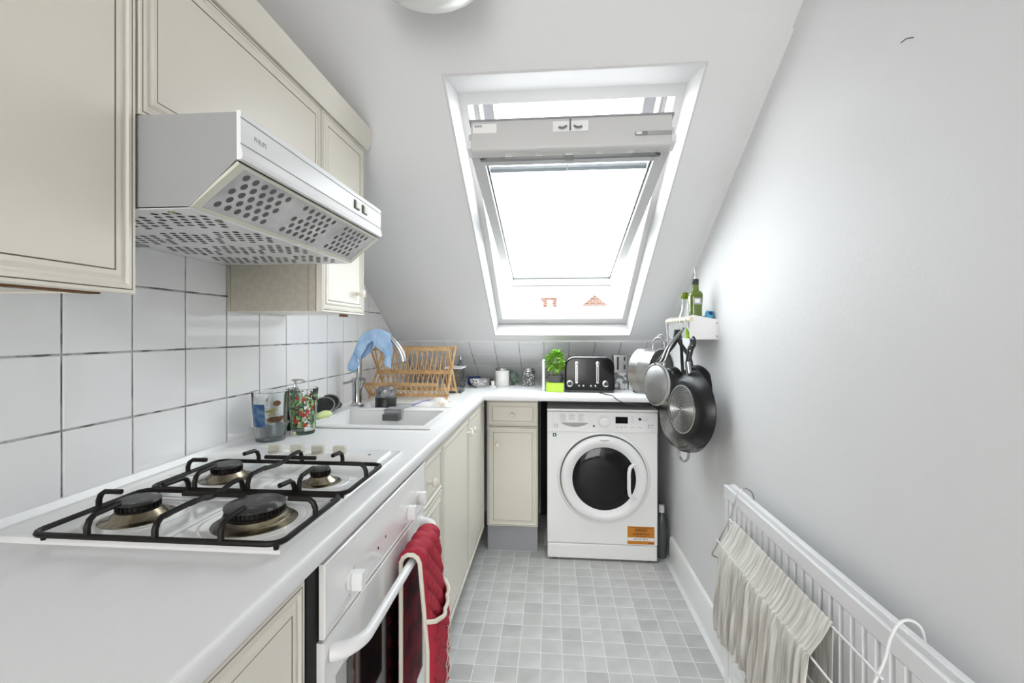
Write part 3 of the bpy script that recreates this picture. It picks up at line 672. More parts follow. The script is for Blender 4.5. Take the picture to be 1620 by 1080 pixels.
# ------------------------------------------------------------------ gas hob
hob = thing('gas_hob', (-0.66, 0.955, WT), 'white enamel gas hob with four burners and black pan supports', 'hob')
HX0, HX1, hY0, hY1 = -0.915, -0.409, 0.664, 1.246
mb = MB(); mb.ring((HX0, hY0, WT), Xp, Yp, Zp, HX1-HX0, hY1-hY0, [(0, 0.0002), (0.0, 0.005), (0.003, 0.009), (0.008, 0.0105), (0.014, 0.0100), (0.022, 0.0075), (0.030, 0.0070)])
hp = mb.build('hob_plate', ENAMEL, hob, smooth=True, ang=30)
HZT = WT+0.007
mb = MB(); mb.prism([(-0.905, 1.120, HZT-0.002), (-0.905, 1.132, HZT+0.0065), (-0.905, 1.228, HZT+0.0075), (-0.905, 1.236, HZT-0.002)], (0.468, 0, 0)); kp = mb.build('knob_plinth', ENAMEL, hob, bevel=0.002)
# pressed lines in the plate
mb = MB(); mb.box(-0.88, -0.44, 0.8605, 0.8622, HZT-0.0005, HZT+0.0004); mb.box(-0.6105, -0.6090, 0.68, 1.11, HZT-0.0005, HZT+0.0004); mb.box(-0.88, -0.44, 0.9905, 0.9918, HZT-0.0005, HZT+0.0004); mb.build('pressed_line', GREYP, hp, smooth=False)
def burner(x, y, rr, rc, cap):
    b_ = lathe('burner', [(rr+0.012, 0.0), (rr+0.008, 0.0015), (rr, 0.0022), (rr*0.93, 0.0050), (rc*1.10, 0.0125), (rc*1.04, 0.0145), (0.001, 0.015)], (x, y, HZT), BRASS, hob, seg=48)
    cr = lathe('burner_crown', [(rc*1.02, 0.0135), (rc*1.05, 0.0175), (rc*0.96, 0.0185), (rc*0.94, 0.0255), (rc, 0.0262)], (x, y, HZT), BLACKENAMEL, b_, seg=48)
    t = MB(); nT = int(rc*900)
    for k in range(nT):
        a = 2*pi*k/nT; c_, s_ = cos(a), sin(a)
        t.add([(x+c_*rc*0.93+s_*dx+c_*q, y+s_*rc*0.93-c_*dx+s_*q, HZT+z) for (dx, q, z) in ((-0.001, 0, .018), (0.001, 0, .018), (0.001, 0.004, .018), (-0.001, 0.004, .018), (-0.001, 0, .0265), (0.001, 0, .0265), (0.001, 0.004, .0265), (-0.001, 0.004, .0265))],
              [(0, 1, 2, 3), (4, 5, 6, 7), (0, 1, 5, 4), (1, 2, 6, 5), (2, 3, 7, 6), (3, 0, 4, 7)])
    t.build('crown_teeth', BLACKENAMEL, b_, smooth=False)
    lathe('burner_cap', [(rc*0.98, 0.0262), (rc*1.04, 0.0275), (rc*1.04, 0.0305), (rc*0.98, 0.0325), (rc*0.5, 0.0335), (0.0001, 0.0338)], (x, y, HZT), CAPB, b_, seg=48)
burner(-0.516, 0.765, 0.056, 0.047, 0); burner(-0.737, 0.765, 0.045, 0.032, 0); burner(-0.733, 0.985, 0.043, 0.030, 0); burner(-0.507, 0.975, 0.032, 0.019, 0)
bw = MB(); 
for (x, y, r_) in ((-0.516, 0.765, 0.088), (-0.737, 0.765, 0.078), (-0.733, 0.985, 0.074), (-0.507, 0.975, 0.062)): bw.lathe([(r_, 0.0), (r_*0.97, 0.0014), (r_*0.93, 0.0002)], (x, y, HZT-0.0003), seg=48)
bw.build('burner_dish', ENAMEL, hp)
def grate(name_x0, x1, y0, y1, fingers):
    z = HZT+0.013; x0 = name_x0; r_ = 0.0048; c_ = 0.022
    g_ = MB(); loop = []
    for (cx, cy, a0) in ((x1-c_, y0+c_, -90), (x1-c_, y1-c_, 0), (x0+c_, y1-c_, 90), (x0+c_, y0+c_, 180)):
        for k in range(6): a = radians(a0+18*k); loop.append((cx+c_*cos(a), cy+c_*sin(a), z))
    g_.tube(loop, r_, 8, closed=True)
    gg = g_.build('pan_support', BLACKENAMEL, hob)
    for (x, y) in ((x0+0.012, y0+0.012), (x1-0.012, y0+0.012), (x0+0.012, y1-0.012), (x1-0.012, y1-0.012)): lathe('support_foot', [(0.004, 0), (0.005, 0.010)], (x, y, HZT), BLACKENAMEL, gg, seg=8)
    for f_ in fingers:
        a, b_ = V((*f_[0], z)), V((*f_[1], z+0.030)); dv = (b_-a); dv.z = 0; L = dv.length; dv.normalize()
        pts = [a, a+V((0, 0, 0.014)), a+V((0, 0, 0.024))+dv*0.004, a+V((0, 0, 0.0295))+dv*0.012, b_] if L > 0.02 else [a, b_]
        tube('support_finger', [pts[0], pts[1], pts[2], pts[3], pts[4]], 0.0048, BLACKENAMEL, gg, seg=8, label=None)
    return gg
g1 = grate(-0.816, -0.404, 0.650+0.004, 0.861, [((-0.717, 0.655), (-0.720, 0.712)), ((-0.604, 0.655), (-0.604, 0.735)), ((-0.497, 0.655), (-0.500, 0.712)),
     ((-0.404, 0.760), (-0.452, 0.760)), ((-0.814, 0.765), (-0.770, 0.765)), ((-0.721, 0.860), (-0.726, 0.805)), ((-0.500, 0.860), (-0.506, 0.820))])
tube('support_bridge', curve([(-0.604, 0.725, HZT+0.042), (-0.606, 0.755, HZT+0.040), (-0.610, 0.775, HZT+0.034), (-0.610, 0.80, HZT+0.034), (-0.608, 0.83, HZT+0.042), (-0.606, 0.853, HZT+0.040), (-0.606, 0.861, HZT+0.014)], 4), 0.0048, BLACKENAMEL, g1, seg=8)
tube('support_bar', [(-0.672, 0.790, HZT+0.034), (-0.552, 0.790, HZT+0.034)], 0.0048, BLACKENAMEL, g1, seg=8)
g2 = grate(-0.816, -0.402, 0.870, 1.073, [((-0.717, 0.871), (-0.722, 0.935)), ((-0.604, 0.871), (-0.604, 0.930)), ((-0.497, 0.871), (-0.502, 0.935)),
     ((-0.402, 0.972), (-0.462, 0.972)), ((-0.816, 0.972), (-0.772, 0.972)), ((-0.715, 1.072), (-0.722, 1.028)), ((-0.502, 1.072), (-0.506, 1.030))])
tube('support_bridge', curve([(-0.604, 0.925, HZT+0.042), (-0.606, 0.955, HZT+0.038), (-0.610, 0.975, HZT+0.034), (-0.610, 1.0, HZT+0.034), (-0.606, 1.04, HZT+0.042), (-0.604, 1.064, HZT+0.040), (-0.604, 1.073, HZT+0.014)], 4), 0.0048, BLACKENAMEL, g2, seg=8)
tube('support_bar', [(-0.672, 1.032, HZT+0.036), (-0.548, 1.032, HZT+0.036)], 0.0048, BLACKENAMEL, g2, seg=8)
for i, x in enumerate((-0.741, -0.679, -0.620, -0.561)):
    k_ = lathe('hob_knob', [(0.018, 0), (0.0175, 0.004), (0.0001, 0.0045)], (x, 1.182, HZT+0.0068), PLASTIC2, kp, seg=28)
    mb = MB(); mb.prism([(x-0.0165, 1.182-0.009, HZT+0.010), (x+0.0165, 1.182-0.009, HZT+0.010), (x+0.0165, 1.182+0.009, HZT+0.010), (x-0.0165, 1.182+0.009, HZT+0.010)], (0, 0, 0.018)); mb.build('knob_grip', PLASTIC2, k_, bevel=0.003)
lathe('ignition_spot', [(0.004, 0), (0.004, 0.001), (0.0001, 0.001)], (-0.478, 1.178, HZT+0.0072), BOLT, kp, seg=10)

# ------------------------------------------------------------------ sink and tap
sk = thing('sink', (-0.655, 1.95, WT), 'white composite inset sink with single bowl and half bowl', 'sink')
sx0, sx1, sy0, sy1 = -0.905, -0.414, 1.556, 2.46
B1 = (-0.862, -0.452, 1.597, 1.912); B2 = (-0.850, -0.62, 1.962, 2.105)
mb = MB(); mb.holes(sx0, sx1, sy0, sy1, [B1, B2], WT+0.0005, WT+0.0075)
mb.build('sink_rim', SINKM, sk, bevel=0.003)
def bowl(name, b_, dep):
    x0, x1, y0, y1 = b_; z1 = WT+0.001; z0 = WT-dep; t = 0.006; mb = MB()
    i = 0.02; top = [(x0, y0), (x1, y0), (x1, y1), (x0, y1)]; bot = [(x0+i, y0+i), (x1-i, y0+i), (x1-i, y1-i), (x0+i, y1-i)]
    to = [(x0-t, y0-t), (x1+t, y0-t), (x1+t, y1+t), (x0-t, y1+t)]; bo = [(x0+i-t, y0+i-t), (x1-i+t, y0+i-t), (x1-i+t, y1-i+t), (x0+i-t, y1-i+t)]
    mb.add([(*p, z1) for p in top]+[(*p, z0) for p in bot]+[(*p, z1) for p in to]+[(*p, z0-t) for p in bo],
           [(a, (a+1) % 4, 4+(a+1) % 4, 4+a) for a in range(4)]+[(4, 5, 6, 7)]+[(8+a, 8+(a+1) % 4, 12+(a+1) % 4, 12+a) for a in range(4)]+[(12, 13, 14, 15)]+[(a, (a+1) % 4, 8+(a+1) % 4, 8+a) for a in range(4)])
    return mb.build(name, SINKM, sk, smooth=False)
bb = bowl('bowl', B1, 0.17); bowl('half_bowl', B2, 0.045)
lathe('drain', [(0.035, 0), (0.033, 0.002), (0.02, 0.001), (0.0001, 0.0015)], (-0.66, 1.75, WT-0.17), CHROME, bb)
mb = MB()
for k in range(9): mb.box(-0.80+k*0.035, -0.79+k*0.035, 2.13, 2.44, WT+0.0075, WT+0.009)
mb.build('drainer_rib', SINKM, sk, bevel=0.001)
sh = thing('sponge_holder', (-0.66, 1.93, WT), 'small grey plastic sponge holder hooked on the sink divider', 'holder')
mb = MB(); mb.box(-0.706, -0.628, 1.893, 1.899, WT-0.030, WT+0.0115); mb.box(-0.706, -0.628, 1.893, 1.968, WT+0.0085, WT+0.0115); mb.box(-0.706, -0.628, 1.968, 1.971, WT-0.012, WT+0.0115)
mb.build('holder_body', GREYP, sh, bevel=0.001)
mb = MB(); mb.box(-0.702, -0.632, 1.862, 1.893, WT-0.031, WT-0.004); mb.build('holder_tray', HOLE2, sh, bevel=0.003)

tp = thing('mixer_tap', (-0.875, 1.99, WT+0.0075), 'tall chrome mixer tap with two lever handles behind the sink', 'tap')
T0 = WT+0.0075; TY = 2.01
lathe('tap_base', [(0.031, 0), (0.031, 0.004), (0.025, 0.008), (0.021, 0.02), (0.020, 0.06), (0.0235, 0.100), (0.026, 0.118), (0.020, 0.126), (0.0001, 0.127)], (-0.873, TY, T0), CHROME, tp, seg=28)
tube('tap_branch', [(-0.868, TY, T0+0.055), (-0.842, TY-0.002, T0+0.122)], [0.010, 0.012], CHROME, tp, seg=14)
spout = [(-0.866, TY, 1.03), (-0.864, TY, 1.10), (-0.863, TY, 1.165), (-0.852, TY, 1.205), (-0.828, TY, 1.232), (-0.790, TY, 1.247), (-0.752, TY, 1.243), (-0.712, TY, 1.222), (-0.683, TY, 1.188), (-0.664, TY, 1.150), (-0.657, TY, 1.122)]
tube('spout', curve(spout, 5), 0.0125, CHROME, tp, seg=16)
for sgn, p in ((-1, (-0.880, TY-0.014, 1.036)), (1, (-0.860, TY-0.014, 1.040))):
    hl = lathe('lever_boss', [(0.0085, 0), (0.0085, 0.012), (0.0001, 0.014)], (p[0], p[1], p[2]-0.004), CHROME, tp, seg=16)
    tube('lever', [p, (p[0]+sgn*0.022, p[1]-0.012, p[2]+(0.002 if sgn > 0 else -0.008)), (p[0]+sgn*0.042, p[1]-0.022, p[2]+(0.006 if sgn > 0 else -0.012))], [0.005, 0.0045, 0.0055], DSTEEL, hl, seg=10)
# blue cloth draped over the spout
sp = [V(p) for p in curve(spout[2:8], 8)]
def spat(t):
    i = t*(len(sp)-1); k = min(int(i), len(sp)-2); return sp[k].lerp(sp[k+1], i-k)
Lf = [0.085, 0.110, 0.120, 0.075, 0.035, 0.030, 0.045, 0.070, 0.105, 0.130, 0.132]
def hangl(t):
    i = t*(len(Lf)-1); k = min(int(i), len(Lf)-2); return Lf[k]+(Lf[k+1]-Lf[k])*(i-k)
def cloth(u, v_):
    p = spat(u); t = (v_-0.5)*2; L = hangl(u) if t < 0 else 0.06+0.02*sin(u*5)
    a = abs(t); sgn = -1 if t < 0 else 1; arc = 0.022; s_ = a*(L+arc)
    if s_ < arc: ang = s_/arc*pi/2; y = sin(ang)*0.0165; z = cos(ang)*0.0165
    else: y = 0.0165+0.006*sin(u*19+s_*25)*min(1, (s_-arc)*25); z = -(s_-arc)
    xx = p.x+0.0085*sin(s_*48+u*11)*min(1, a*2)+(-0.045*(1-u)**2*(1 if u < .5 else 0)-0.012*u)*0+(0.010-0.040*max(0, 0.45-u)/0.45)*min(1, s_/0.05)
    return V((xx-0.004, p.y+sgn*y-0.008*sin(u*24+2*sin(s_*30))*min(1, a*1.5), p.z+z+0.001))
mb = MB(); mb.grid(cloth, 45, 30)
cl_ = mb.build('cloth', BLUEC, None, ang=180); m_ = cl_.modifiers.new('thick', 'SOLIDIFY'); m_.thickness = 0.002; m_.offset = 1
tag(cl_, 'light blue cleaning cloth hanging over the tap spout', 'cloth')

# ------------------------------------------------------------------ things round the sink
DOTM = [mat('duck_brown', (0.13, 0.06, 0.025), 0.5), mat('duck_olive', (0.26, 0.26, 0.09), 0.5), mat('print_grey', (0.35, 0.38, 0.42), 0.5), mat('berry_red', (0.42, 0.04, 0.02), 0.5)]
def tumbler(x, y, rb, rt, hh, label, prints, name='drinking_glass', dots=()):
    t = thing(name, (x, y, WT), label, 'glass')
    lathe('glass_wall', [(0.0001, 0.0), (rb-0.002, 0.0), (rb, 0.003), (rt, hh), (rt-0.0006, hh+0.0012), (rt-0.0018, hh), (rb-0.002, 0.012), (0.0001, 0.012)], (x, y, WT+0.0002), GLASS, t, seg=40)
    for (a0, a1, h0, h1, m) in prints:
        mb = MB()
        def pf(u, v_):
            a = radians(a0+(a1-a0)*u); hz = h0+(h1-h0)*v_; r_ = rb+(rt-rb)*hz/hh+0.0004
            return (x+r_*cos(a), y+r_*sin(a), WT+hz)
        mb.grid(pf, 18, 8); mb.build('printed_picture', m, t)
    for (a, hz, wa, wh, mi) in dots:
        mb = MB(); ps = []
        for k in range(16):
            hq = hz+wh*sin(2*pi*k/16); r_ = rb+(rt-rb)*hq/hh+0.0009; aq = radians(a)+wa*cos(2*pi*k/16)/r_; ps.append((x+r_*cos(aq), y+r_*sin(aq), WT+hq))
        mb.add(ps, [tuple(range(16))]); mb.build('printed_motif', DOTM[mi], t, smooth=False)
    return t
tumbler(-0.877, 1.374, 0.043, 0.054, 0.152, 'clear printed tumbler with blue band, nearest the hob', [(212, 284, 0.048, 0.118, PRINTB)], dots=[(318, 0.070, 0.024, 0.0095, 0), (338, 0.074, 0.010, 0.006, 0), (322, 0.120, 0.012, 0.0085, 0), (300, 0.096, 0.014, 0.005, 1), (312, 0.101, 0.011, 0.004, 1), (305, 0.084, 0.010, 0.003, 1), (292, 0.118, 0.006, 0.007, 2)])
tumbler(-0.826, 1.474, 0.037, 0.047, 0.150, 'tumbler printed with red and green fruit, right of the blue one', [(0, 359, 0.025, 0.130, PRINTF)], dots=[(300, 0.118, 0.006, 0.006, 3), (316, 0.078, 0.0065, 0.0065, 3), (288, 0.076, 0.006, 0.006, 3), (306, 0.034, 0.007, 0.007, 3), (270, 0.047, 0.006, 0.006, 3), (338, 0.088, 0.005, 0.006, 3)])
bo = thing('small_bowl', (-0.885, 1.432, WT), 'little grey-blue ceramic bowl behind the two tumblers', 'bowl'); bo.location = (-0.906, 1.456, WT)
lathe('bowl_body', [(0.0001, 0), (0.018, 0), (0.020, 0.004), (0.037, 0.040), (0.0355, 0.040), (0.018, 0.006), (0.0001, 0.005)], (-0.906, 1.456, WT), mat('pale_blue_glaze', (0.33, 0.40, 0.43), 0.3), bo)
sd = thing('soap_dispenser', (-0.890, 1.535, WT), 'dark green soap dispenser with a chrome pump behind the tumblers', 'dispenser')
lathe('bottle', [(0.0001, 0), (0.028, 0), (0.030, 0.004), (0.029, 0.09), (0.022, 0.112), (0.012, 0.122), (0.0001, 0.123)], (-0.890, 1.535, WT), DGREEN, sd, seg=28)
lathe('collar', [(0.013, 0.120), (0.013, 0.138), (0.008, 0.141), (0.006, 0.155), (0.0001, 0.156)], (-0.890, 1.535, WT), CHROME, sd, seg=20)
mb = MB(); mb.lathe([(0.004, 0.15), (0.004, 0.166), (0.012, 0.168), (0.013, 0.174), (0.0001, 0.176)], (-0.890, 1.535, WT), seg=18); mb.tube([(-0.890, 1.535, WT+0.172), (-0.862, 1.530, WT+0.172), (-0.852, 1.528, WT+0.166)], 0.0035, 8); mb.build('pump', CHROME, sd)
so_ = thing('wall_socket', (XL+0.007, 1.42, 0.95), 'white wall socket plate on the tiles behind the tumblers', 'socket')
box('socket_plate', (XL+0.0068, XL+0.017, 1.388, 1.474, 0.949, 1.034), PLASTIC, so_, bevel=0.002)
box('socket_rocker', (XL+0.0148, XL+0.017, 1.445, 1.46, 0.995, 1.02), PLASTIC, so_)
for i, (x, y, r_, lab, a) in enumerate(((-0.918, 1.790, 0.045, 'dark round sink strainer leaning nearest the tumblers', 0.9), (-0.922, 1.845, 0.044, 'dark round sink strainer leaning in the middle of three', 0.75), (-0.925, 1.895, 0.035, 'crumpled dark scourer nearest the tap', 0.6))):
    st_ = thing('sink_strainer', (x, y, WT+0.0075), lab, 'strainer', 'dark strainers left of the tap')
    ax = V((0.25, -0.75, a)).normalized(); cz = WT+0.0085+r_*sqrt(1-ax.z**2)+0.002
    if i < 2:
        lathe('strainer_rim', [(r_*0.86, 0), (r_, 0.001), (r_, 0.004), (r_*0.88, 0.004), (r_*0.86, 0.0)], (x, y, cz), STEEL, st_, axis=ax, seg=28)
        lathe('strainer_cup', [(r_*0.88, 0.001), (r_*0.55, -0.008), (0.0001, -0.010), (0.0001, -0.008), (r_*0.53, -0.006), (r_*0.86, 0.002)], (x, y, cz), BLACKP, st_, axis=ax, seg=28)
        su = (V((0, 0, 1))-ax*ax.z).normalized(); sw = ax.cross(su); sl_ = MB()
        for k in range(10):
            a = 2*pi*k/10; d_ = su*cos(a)+sw*sin(a); sl_.tube([V((x, y, cz))+d_*r_*0.3-ax*0.0055, V((x, y, cz))+d_*r_*0.75+ax*0.001], 0.0016, 5)
        sl_.build('strainer_spokes', STEEL, st_, kind='stuff')
    else:
        def blob(u, v_):
            th, ph = u*2*pi, v_*pi; q = r_*(1+0.18*sin(7*th+3*ph)*sin(5*ph))
            return V((x+q*0.8*sin(ph)*cos(th), y+q*1.1*sin(ph)*sin(th), WT+0.0085+r_*0.52+q*0.5*cos(ph)))
        mb = MB(); mb.grid(blob, 36, 18, closeu=True); mb.build('scourer_body', mat('scourer_black', (0.05, 0.05, 0.05), 0.5, bump=(140, 1.0, 0.006)), st_)
mb = MB(); 
def lem(u, v_):
    th, ph = u*2*pi, v_*pi; return V((-0.880+0.022*sin(ph)*cos(th), 1.722+0.045*sin(ph)*sin(th)*(1+0.15*sin(3*th)), WT+0.0165+0.016*cos(ph)))
tag((MB().grid(lem, 20, 10, closeu=True)).build('sponge', YELLOWG), 'yellow-green sponge beside the strainers', 'sponge')

jr = thing('jar', (-0.729, 2.02, WT), 'glass jar with black sleeve upside down in the half bowl', 'jar')
jx, jy = -0.745, 2.025; j0 = WT-0.0440
lathe('jar_sleeve', [(0.0001, 0), (0.044, 0), (0.047, 0.004), (0.047, 0.088), (0.044, 0.092), (0.0001, 0.092)], (jx, jy, j0), BLACKP, jr, seg=36)
lathe('jar_glass', [(0.044, 0.092), (0.046, 0.100), (0.045, 0.126), (0.034, 0.138), (0.0001, 0.140), (0.0001, 0.137), (0.033, 0.135), (0.042, 0.125), (0.043, 0.100), (0.041, 0.093)], (jx, jy, j0), mat('grey_lid', (0.30, 0.30, 0.31), 0.2, metal=0.8), jr, seg=36)
zb = thing('food_bag', (-0.53, 2.04, WT), 'clear zip bag with a blue slider lying right of the jar', 'bag')
def bagf(u, v_):
    e_ = (sin(pi*u)*sin(pi*v_))**0.5
    return V((-0.600+u*0.155+0.012*v_, 1.985+v_*0.145, WT+0.0088+0.026*e_*(1+0.3*sin(u*9+v_*5))))
mb = MB(); mb.grid(bagf, 22, 14); mb.grid(lambda u, v_: V((-0.600+u*0.155+0.012*v_, 1.985+v_*0.145, WT+0.0083)), 2, 2); mb.build('bag_body', ZIP, zb)
tube('bag_zip', [(-0.612, 1.990, WT+0.013), (-0.60, 2.02, WT+0.018), (-0.585, 2.07, WT+0.022), (-0.555, 2.11, WT+0.022), (-0.50, 2.125, WT+0.016)], 0.003, BLUEZ, zb, seg=8, flat=0.6)

# ---- dish rack
dk = thing('dish_rack', (-0.71, 2.34, WT+0.009), 'two-tier folding bamboo dish rack standing beyond the tap', 'dish rack')
RX0, RX1 = -0.905, -0.505; RF, RBk, RM = 2.235, 2.425, 2.33; z0 = WT+0.0105
ZT, ZM, ZL, ZB = 1.168, 1.045, 1.002, 0.940
def bar(p, q, w_=0.009, h_=0.016, name='rail'):
    mb = MB(); p, q = V(p), V(q); d = (q-p).normalized(); mb.tube([p, q], w_*0.72, 4, up=(0, 0, 1)); return mb.build(name, WOOD, dk, smooth=False)
for nm, (y, z) in {'rail': (RF, ZT), 'rail.': (RBk, ZT), 'rail..': (RM-0.006, ZM), 'rail...': (RM+0.012, ZM+0.004), 'r5': (2.150, ZL), 'r6': (2.235, ZB), 'r7': (2.405, ZB+0.01)}.items():
    mb = MB(); mb.box(RX0-(0.03 if abs(z-ZL) < .001 else 0), RX1-(0.03 if abs(z-ZL) < .001 else 0), y-0.004, y+0.004, z-0.008, z+0.008); mb.build('rail', WOOD, dk, bevel=0.001)
for x in (RX0+0.004, RX1-0.004):
    for (ya, yb) in ((RF-0.004, RBk+0.030), (RBk+0.004, RF-0.020)):
        mb = MB(); mb.prism([(x-0.004, ya-0.007, ZT+0.012), (x-0.004, ya+0.007, ZT+0.012), (x-0.004, yb+0.007, z0), (x-0.004, yb-0.007, z0)], (0.008, 0, 0)); mb.build('leg', WOOD, dk, smooth=False)
    mb = MB(); mb.prism([(x-0.004, 2.144, ZL+0.006), (x-0.004, 2.158, ZL+0.006), (x-0.004, 2.245, ZB-0.004), (x-0.004, 2.231, ZB-0.004)], (0.008, 0, 0)); mb.build('leg', WOOD, dk, smooth=False)
NS = 15
for k in range(NS):
    x = RX0+0.018+k*(RX1-RX0-0.036)/(NS-1)
    for (a, b_) in (((RF, ZT-0.004), (RM-0.004, ZM)), ((RBk, ZT-0.004), (RM+0.010, ZM)), ((2.150, ZL), (2.235, ZB)), ((RM-0.006, ZM), (2.245, ZB)), ((RM+0.012, ZM), (2.405, ZB+0.01))):
        dxx = 0.010 if a[1] > 1.1 and a[0] == RF else (-0.006 if a[1] > 1.1 else 0.004)
        tube('slat', [(x+dxx, a[0], a[1]), (x, b_[0], b_[1])], 0.0032, WOOD, dk, seg=6)

# ---- back shelf of the worktop, left to right
pc = thing('storage_tub', (-0.535, 2.56, WT), 'translucent plastic tub with a white rim behind the dish rack', 'tub')
mb = MB(); mb.prism([(-0.583, 2.50, WT+0.0005), (-0.497, 2.50, WT+0.0005), (-0.497, 2.62, WT+0.0005), (-0.583, 2.62, WT+0.0005)], (0, 0, 0.002))
for (a, b_, c_, d_) in ((-0.583, -0.497, 2.500, 2.502), (-0.583, -0.497, 2.618, 2.620), (-0.583, -0.581, 2.502, 2.618), (-0.499, -0.497, 2.502, 2.618)): mb.box(a, b_, c_, d_, WT+0.002, 1.050)
mb.build('tub_wall', FROST, pc, smooth=False)
mb = MB(); mb.holes(-0.588, -0.490, 2.494, 2.626, [(-0.580, -0.498, 2.503, 2.617)], 1.050, 1.057); mb.build('tub_rim', PLASTIC, pc, bevel=0.001)
def bottle(name, x, y, prof, m, lab, cat='bottle', cap=None, z=WT):
    t = thing(name, (x, y, z), lab, cat); lathe('bottle_body', prof, (x, y, z+0.0003), m, t, seg=28)
    if cap: lathe('cap', cap[0], (x, y, z+0.0003), cap[1], t, seg=20)
    return t
bottle('glass_bottle', -0.563, 2.83, [(0.0001, 0), (0.030, 0), (0.031, 0.004), (0.031, 0.118), (0.013, 0.150), (0.011, 0.175), (0.0001, 0.175)], mat('smoky_glass', (0.30, 0.33, 0.35), 0.12, trans=0.5), 'smoky clear glass bottle with clip top behind the tub', cap=([(0.012, 0.166), (0.013, 0.182), (0.010, 0.192), (0.0001, 0.192)], STEEL))
tag(box('blue_bag', (-0.530, -0.445, 2.885, 2.925, WT+0.0005, WT+0.058), NAVY, bevel=0.012, seg=3), 'dark blue packet lying behind the patterned bowl', 'packet')
pb = thing('patterned_bowl', (-0.443, 2.80, WT), 'small black and white patterned bowl on the back worktop', 'bowl')
lathe('bowl_body', [(0.0001, 0.0), (0.024, 0), (0.024, 0.004), (0.046, 0.022), (0.060, 0.048), (0.058, 0.049), (0.044, 0.026), (0.0001, 0.012)], (-0.443, 2.80, WT+0.0003), PATT, pb, seg=36)
tag(box('stock_cube_box', (-0.392, -0.368, 2.905, 2.935, WT+0.0005, WT+0.042), BLACKP, bevel=0.002), 'tiny black box between patterned bowl and candle stand', 'box')
cs = thing('candle_stand', (-0.358, 2.84, WT), 'tiny white candle stand left of the white canister', 'candle stand')
lathe('stand_body', [(0.0001, 0), (0.023, 0), (0.024, 0.006), (0.014, 0.010), (0.010, 0.012), (0.011, 0.038), (0.0001, 0.038)], (-0.358, 2.815, WT+0.0003), WHITEC, cs, seg=24)
cn = thing('canister', (-0.307, 2.875, WT), 'white ceramic canister with a steel lid on the back worktop', 'canister')
lathe('canister_body', [(0.0001, 0), (0.041, 0), (0.044, 0.004), (0.044, 0.092), (0.040, 0.098), (0.0001, 0.098)], (-0.307, 2.875, WT+0.0003), WHITEC, cn, seg=36)
lathe('canister_lid', [(0.037, 0.098), (0.038, 0.100), (0.038, 0.113), (0.034, 0.116), (0.0001, 0.117)], (-0.307, 2.875, WT+0.0003), STEEL, cn, seg=36)
pk = thing('spice_packet', (-0.228, 2.93, WT), 'small dark green spice packet right of the white canister', 'packet')
mb = MB(); mb.grid(lambda u, v_: V((-0.256+u*0.052-0.012*v_*v_, 2.935-0.016*sin(pi*v_)*sin(pi*u)-0.012*(1-v_), WT+0.001+v_*0.098*(1-0.25*u*u))), 10, 10); mb.grid(lambda u, v_: V((-0.256+u*0.052-0.012*v_*v_, 2.937+0.004*sin(pi*v_), WT+0.001+v_*0.098*(1-0.25*u*u))), 10, 10)
mb.build('packet_body', mat('packet_green', (0.07, 0.12, 0.09), 0.3, var=(60, (0.30, 0.34, 0.30), 0.5, 0.6)), pk)
jj = thing('preserving_jar', (-0.144, 2.91, WT), 'clip-top glass preserving jar left of the white board', 'jar')
lathe('jar_body', [(0.0001, 0), (0.036, 0), (0.040, 0.005), (0.040, 0.080), (0.036, 0.088), (0.0001, 0.088)], (-0.144, 2.91, WT+0.0003), JARPR, jj, seg=32)
lathe('jar_lid', [(0.040, 0.089), (0.043, 0.092), (0.043, 0.097), (0.038, 0.101), (0.036, 0.112), (0.0001, 0.116)], (-0.144, 2.91, WT+0.0003), STEEL, jj, seg=32)
tube('jar_clip', [(-0.160, 2.868, WT+0.098), (-0.160, 2.862, WT+0.070), (-0.128, 2.862, WT+0.070), (-0.128, 2.868, WT+0.098)], 0.0016, CHROME, jj, seg=6)
tag(box('chopping_board', (-0.052, -0.036, 2.66, 2.84, WT+0.0005, 1.088), PLASTIC, bevel=0.003), 'white chopping board on edge between jar and basil', 'board')

# basil plant
bs = thing('basil_plant', (0.021, 2.64, WT), 'bushy green basil plant in a grey pot on a lime tray', 'plant')
box('tray', (-0.028, 0.071, 2.602, 2.690, WT+0.0005, 0.966), LIME, bs, bevel=0.003, label='lime green square tray')
lathe('pot', [(0.0001, 0.0), (0.036, 0.0), (0.044, 0.048), (0.047, 0.050), (0.047, 0.056), (0.0001, 0.052)], (0.024, 2.650, 0.953), POTG, bs, seg=28, label='grey plastic pot')
fol = MB(); random.seed(11)
for k in range(330):
    a = random.uniform(0, 2*pi); ph = random.uniform(-0.75, 1.45); q = random.uniform(0.55, 1.0)
    c0 = V((0.028+0.066*q*cos(a)*cos(ph)*1.0, 2.648+0.060*q*sin(a)*cos(ph), 1.078+0.070*q*sin(ph)))
    c0.y = min(c0.y, 2.70); c0.x = min(c0.x, 0.068 if c0.y > 2.59 else 0.09)
    out = V((cos(a)*cos(ph), sin(a)*cos(ph), sin(ph)*0.6-0.25)).normalized(); sd_ = V((-sin(a), cos(a), random.uniform(-0.3, 0.3))).normalized(); up_ = out.cross(sd_)
    L = random.uniform(0.013, 0.027); W_ = L*0.36
    vs_ = [c0-out*L*0.5, c0-out*L*0.15+sd_*W_+up_*0.002, c0+out*L*0.25+sd_*W_*0.85+up_*0.002, c0+out*L*0.55-up_*0.003, c0+out*L*0.25-sd_*W_*0.85+up_*0.002, c0-out*L*0.15-sd_*W_+up_*0.002, c0-up_*0.003, c0+out*L*0.3-up_*0.004]
    fol.add(vs_, [(0, 1, 6), (1, 2, 7, 6), (2, 3, 7), (0, 6, 5), (6, 7, 4, 5), (7, 3, 4)])
fol.build('foliage', LEAF, bs, kind='stuff', ang=180)
stm = MB()
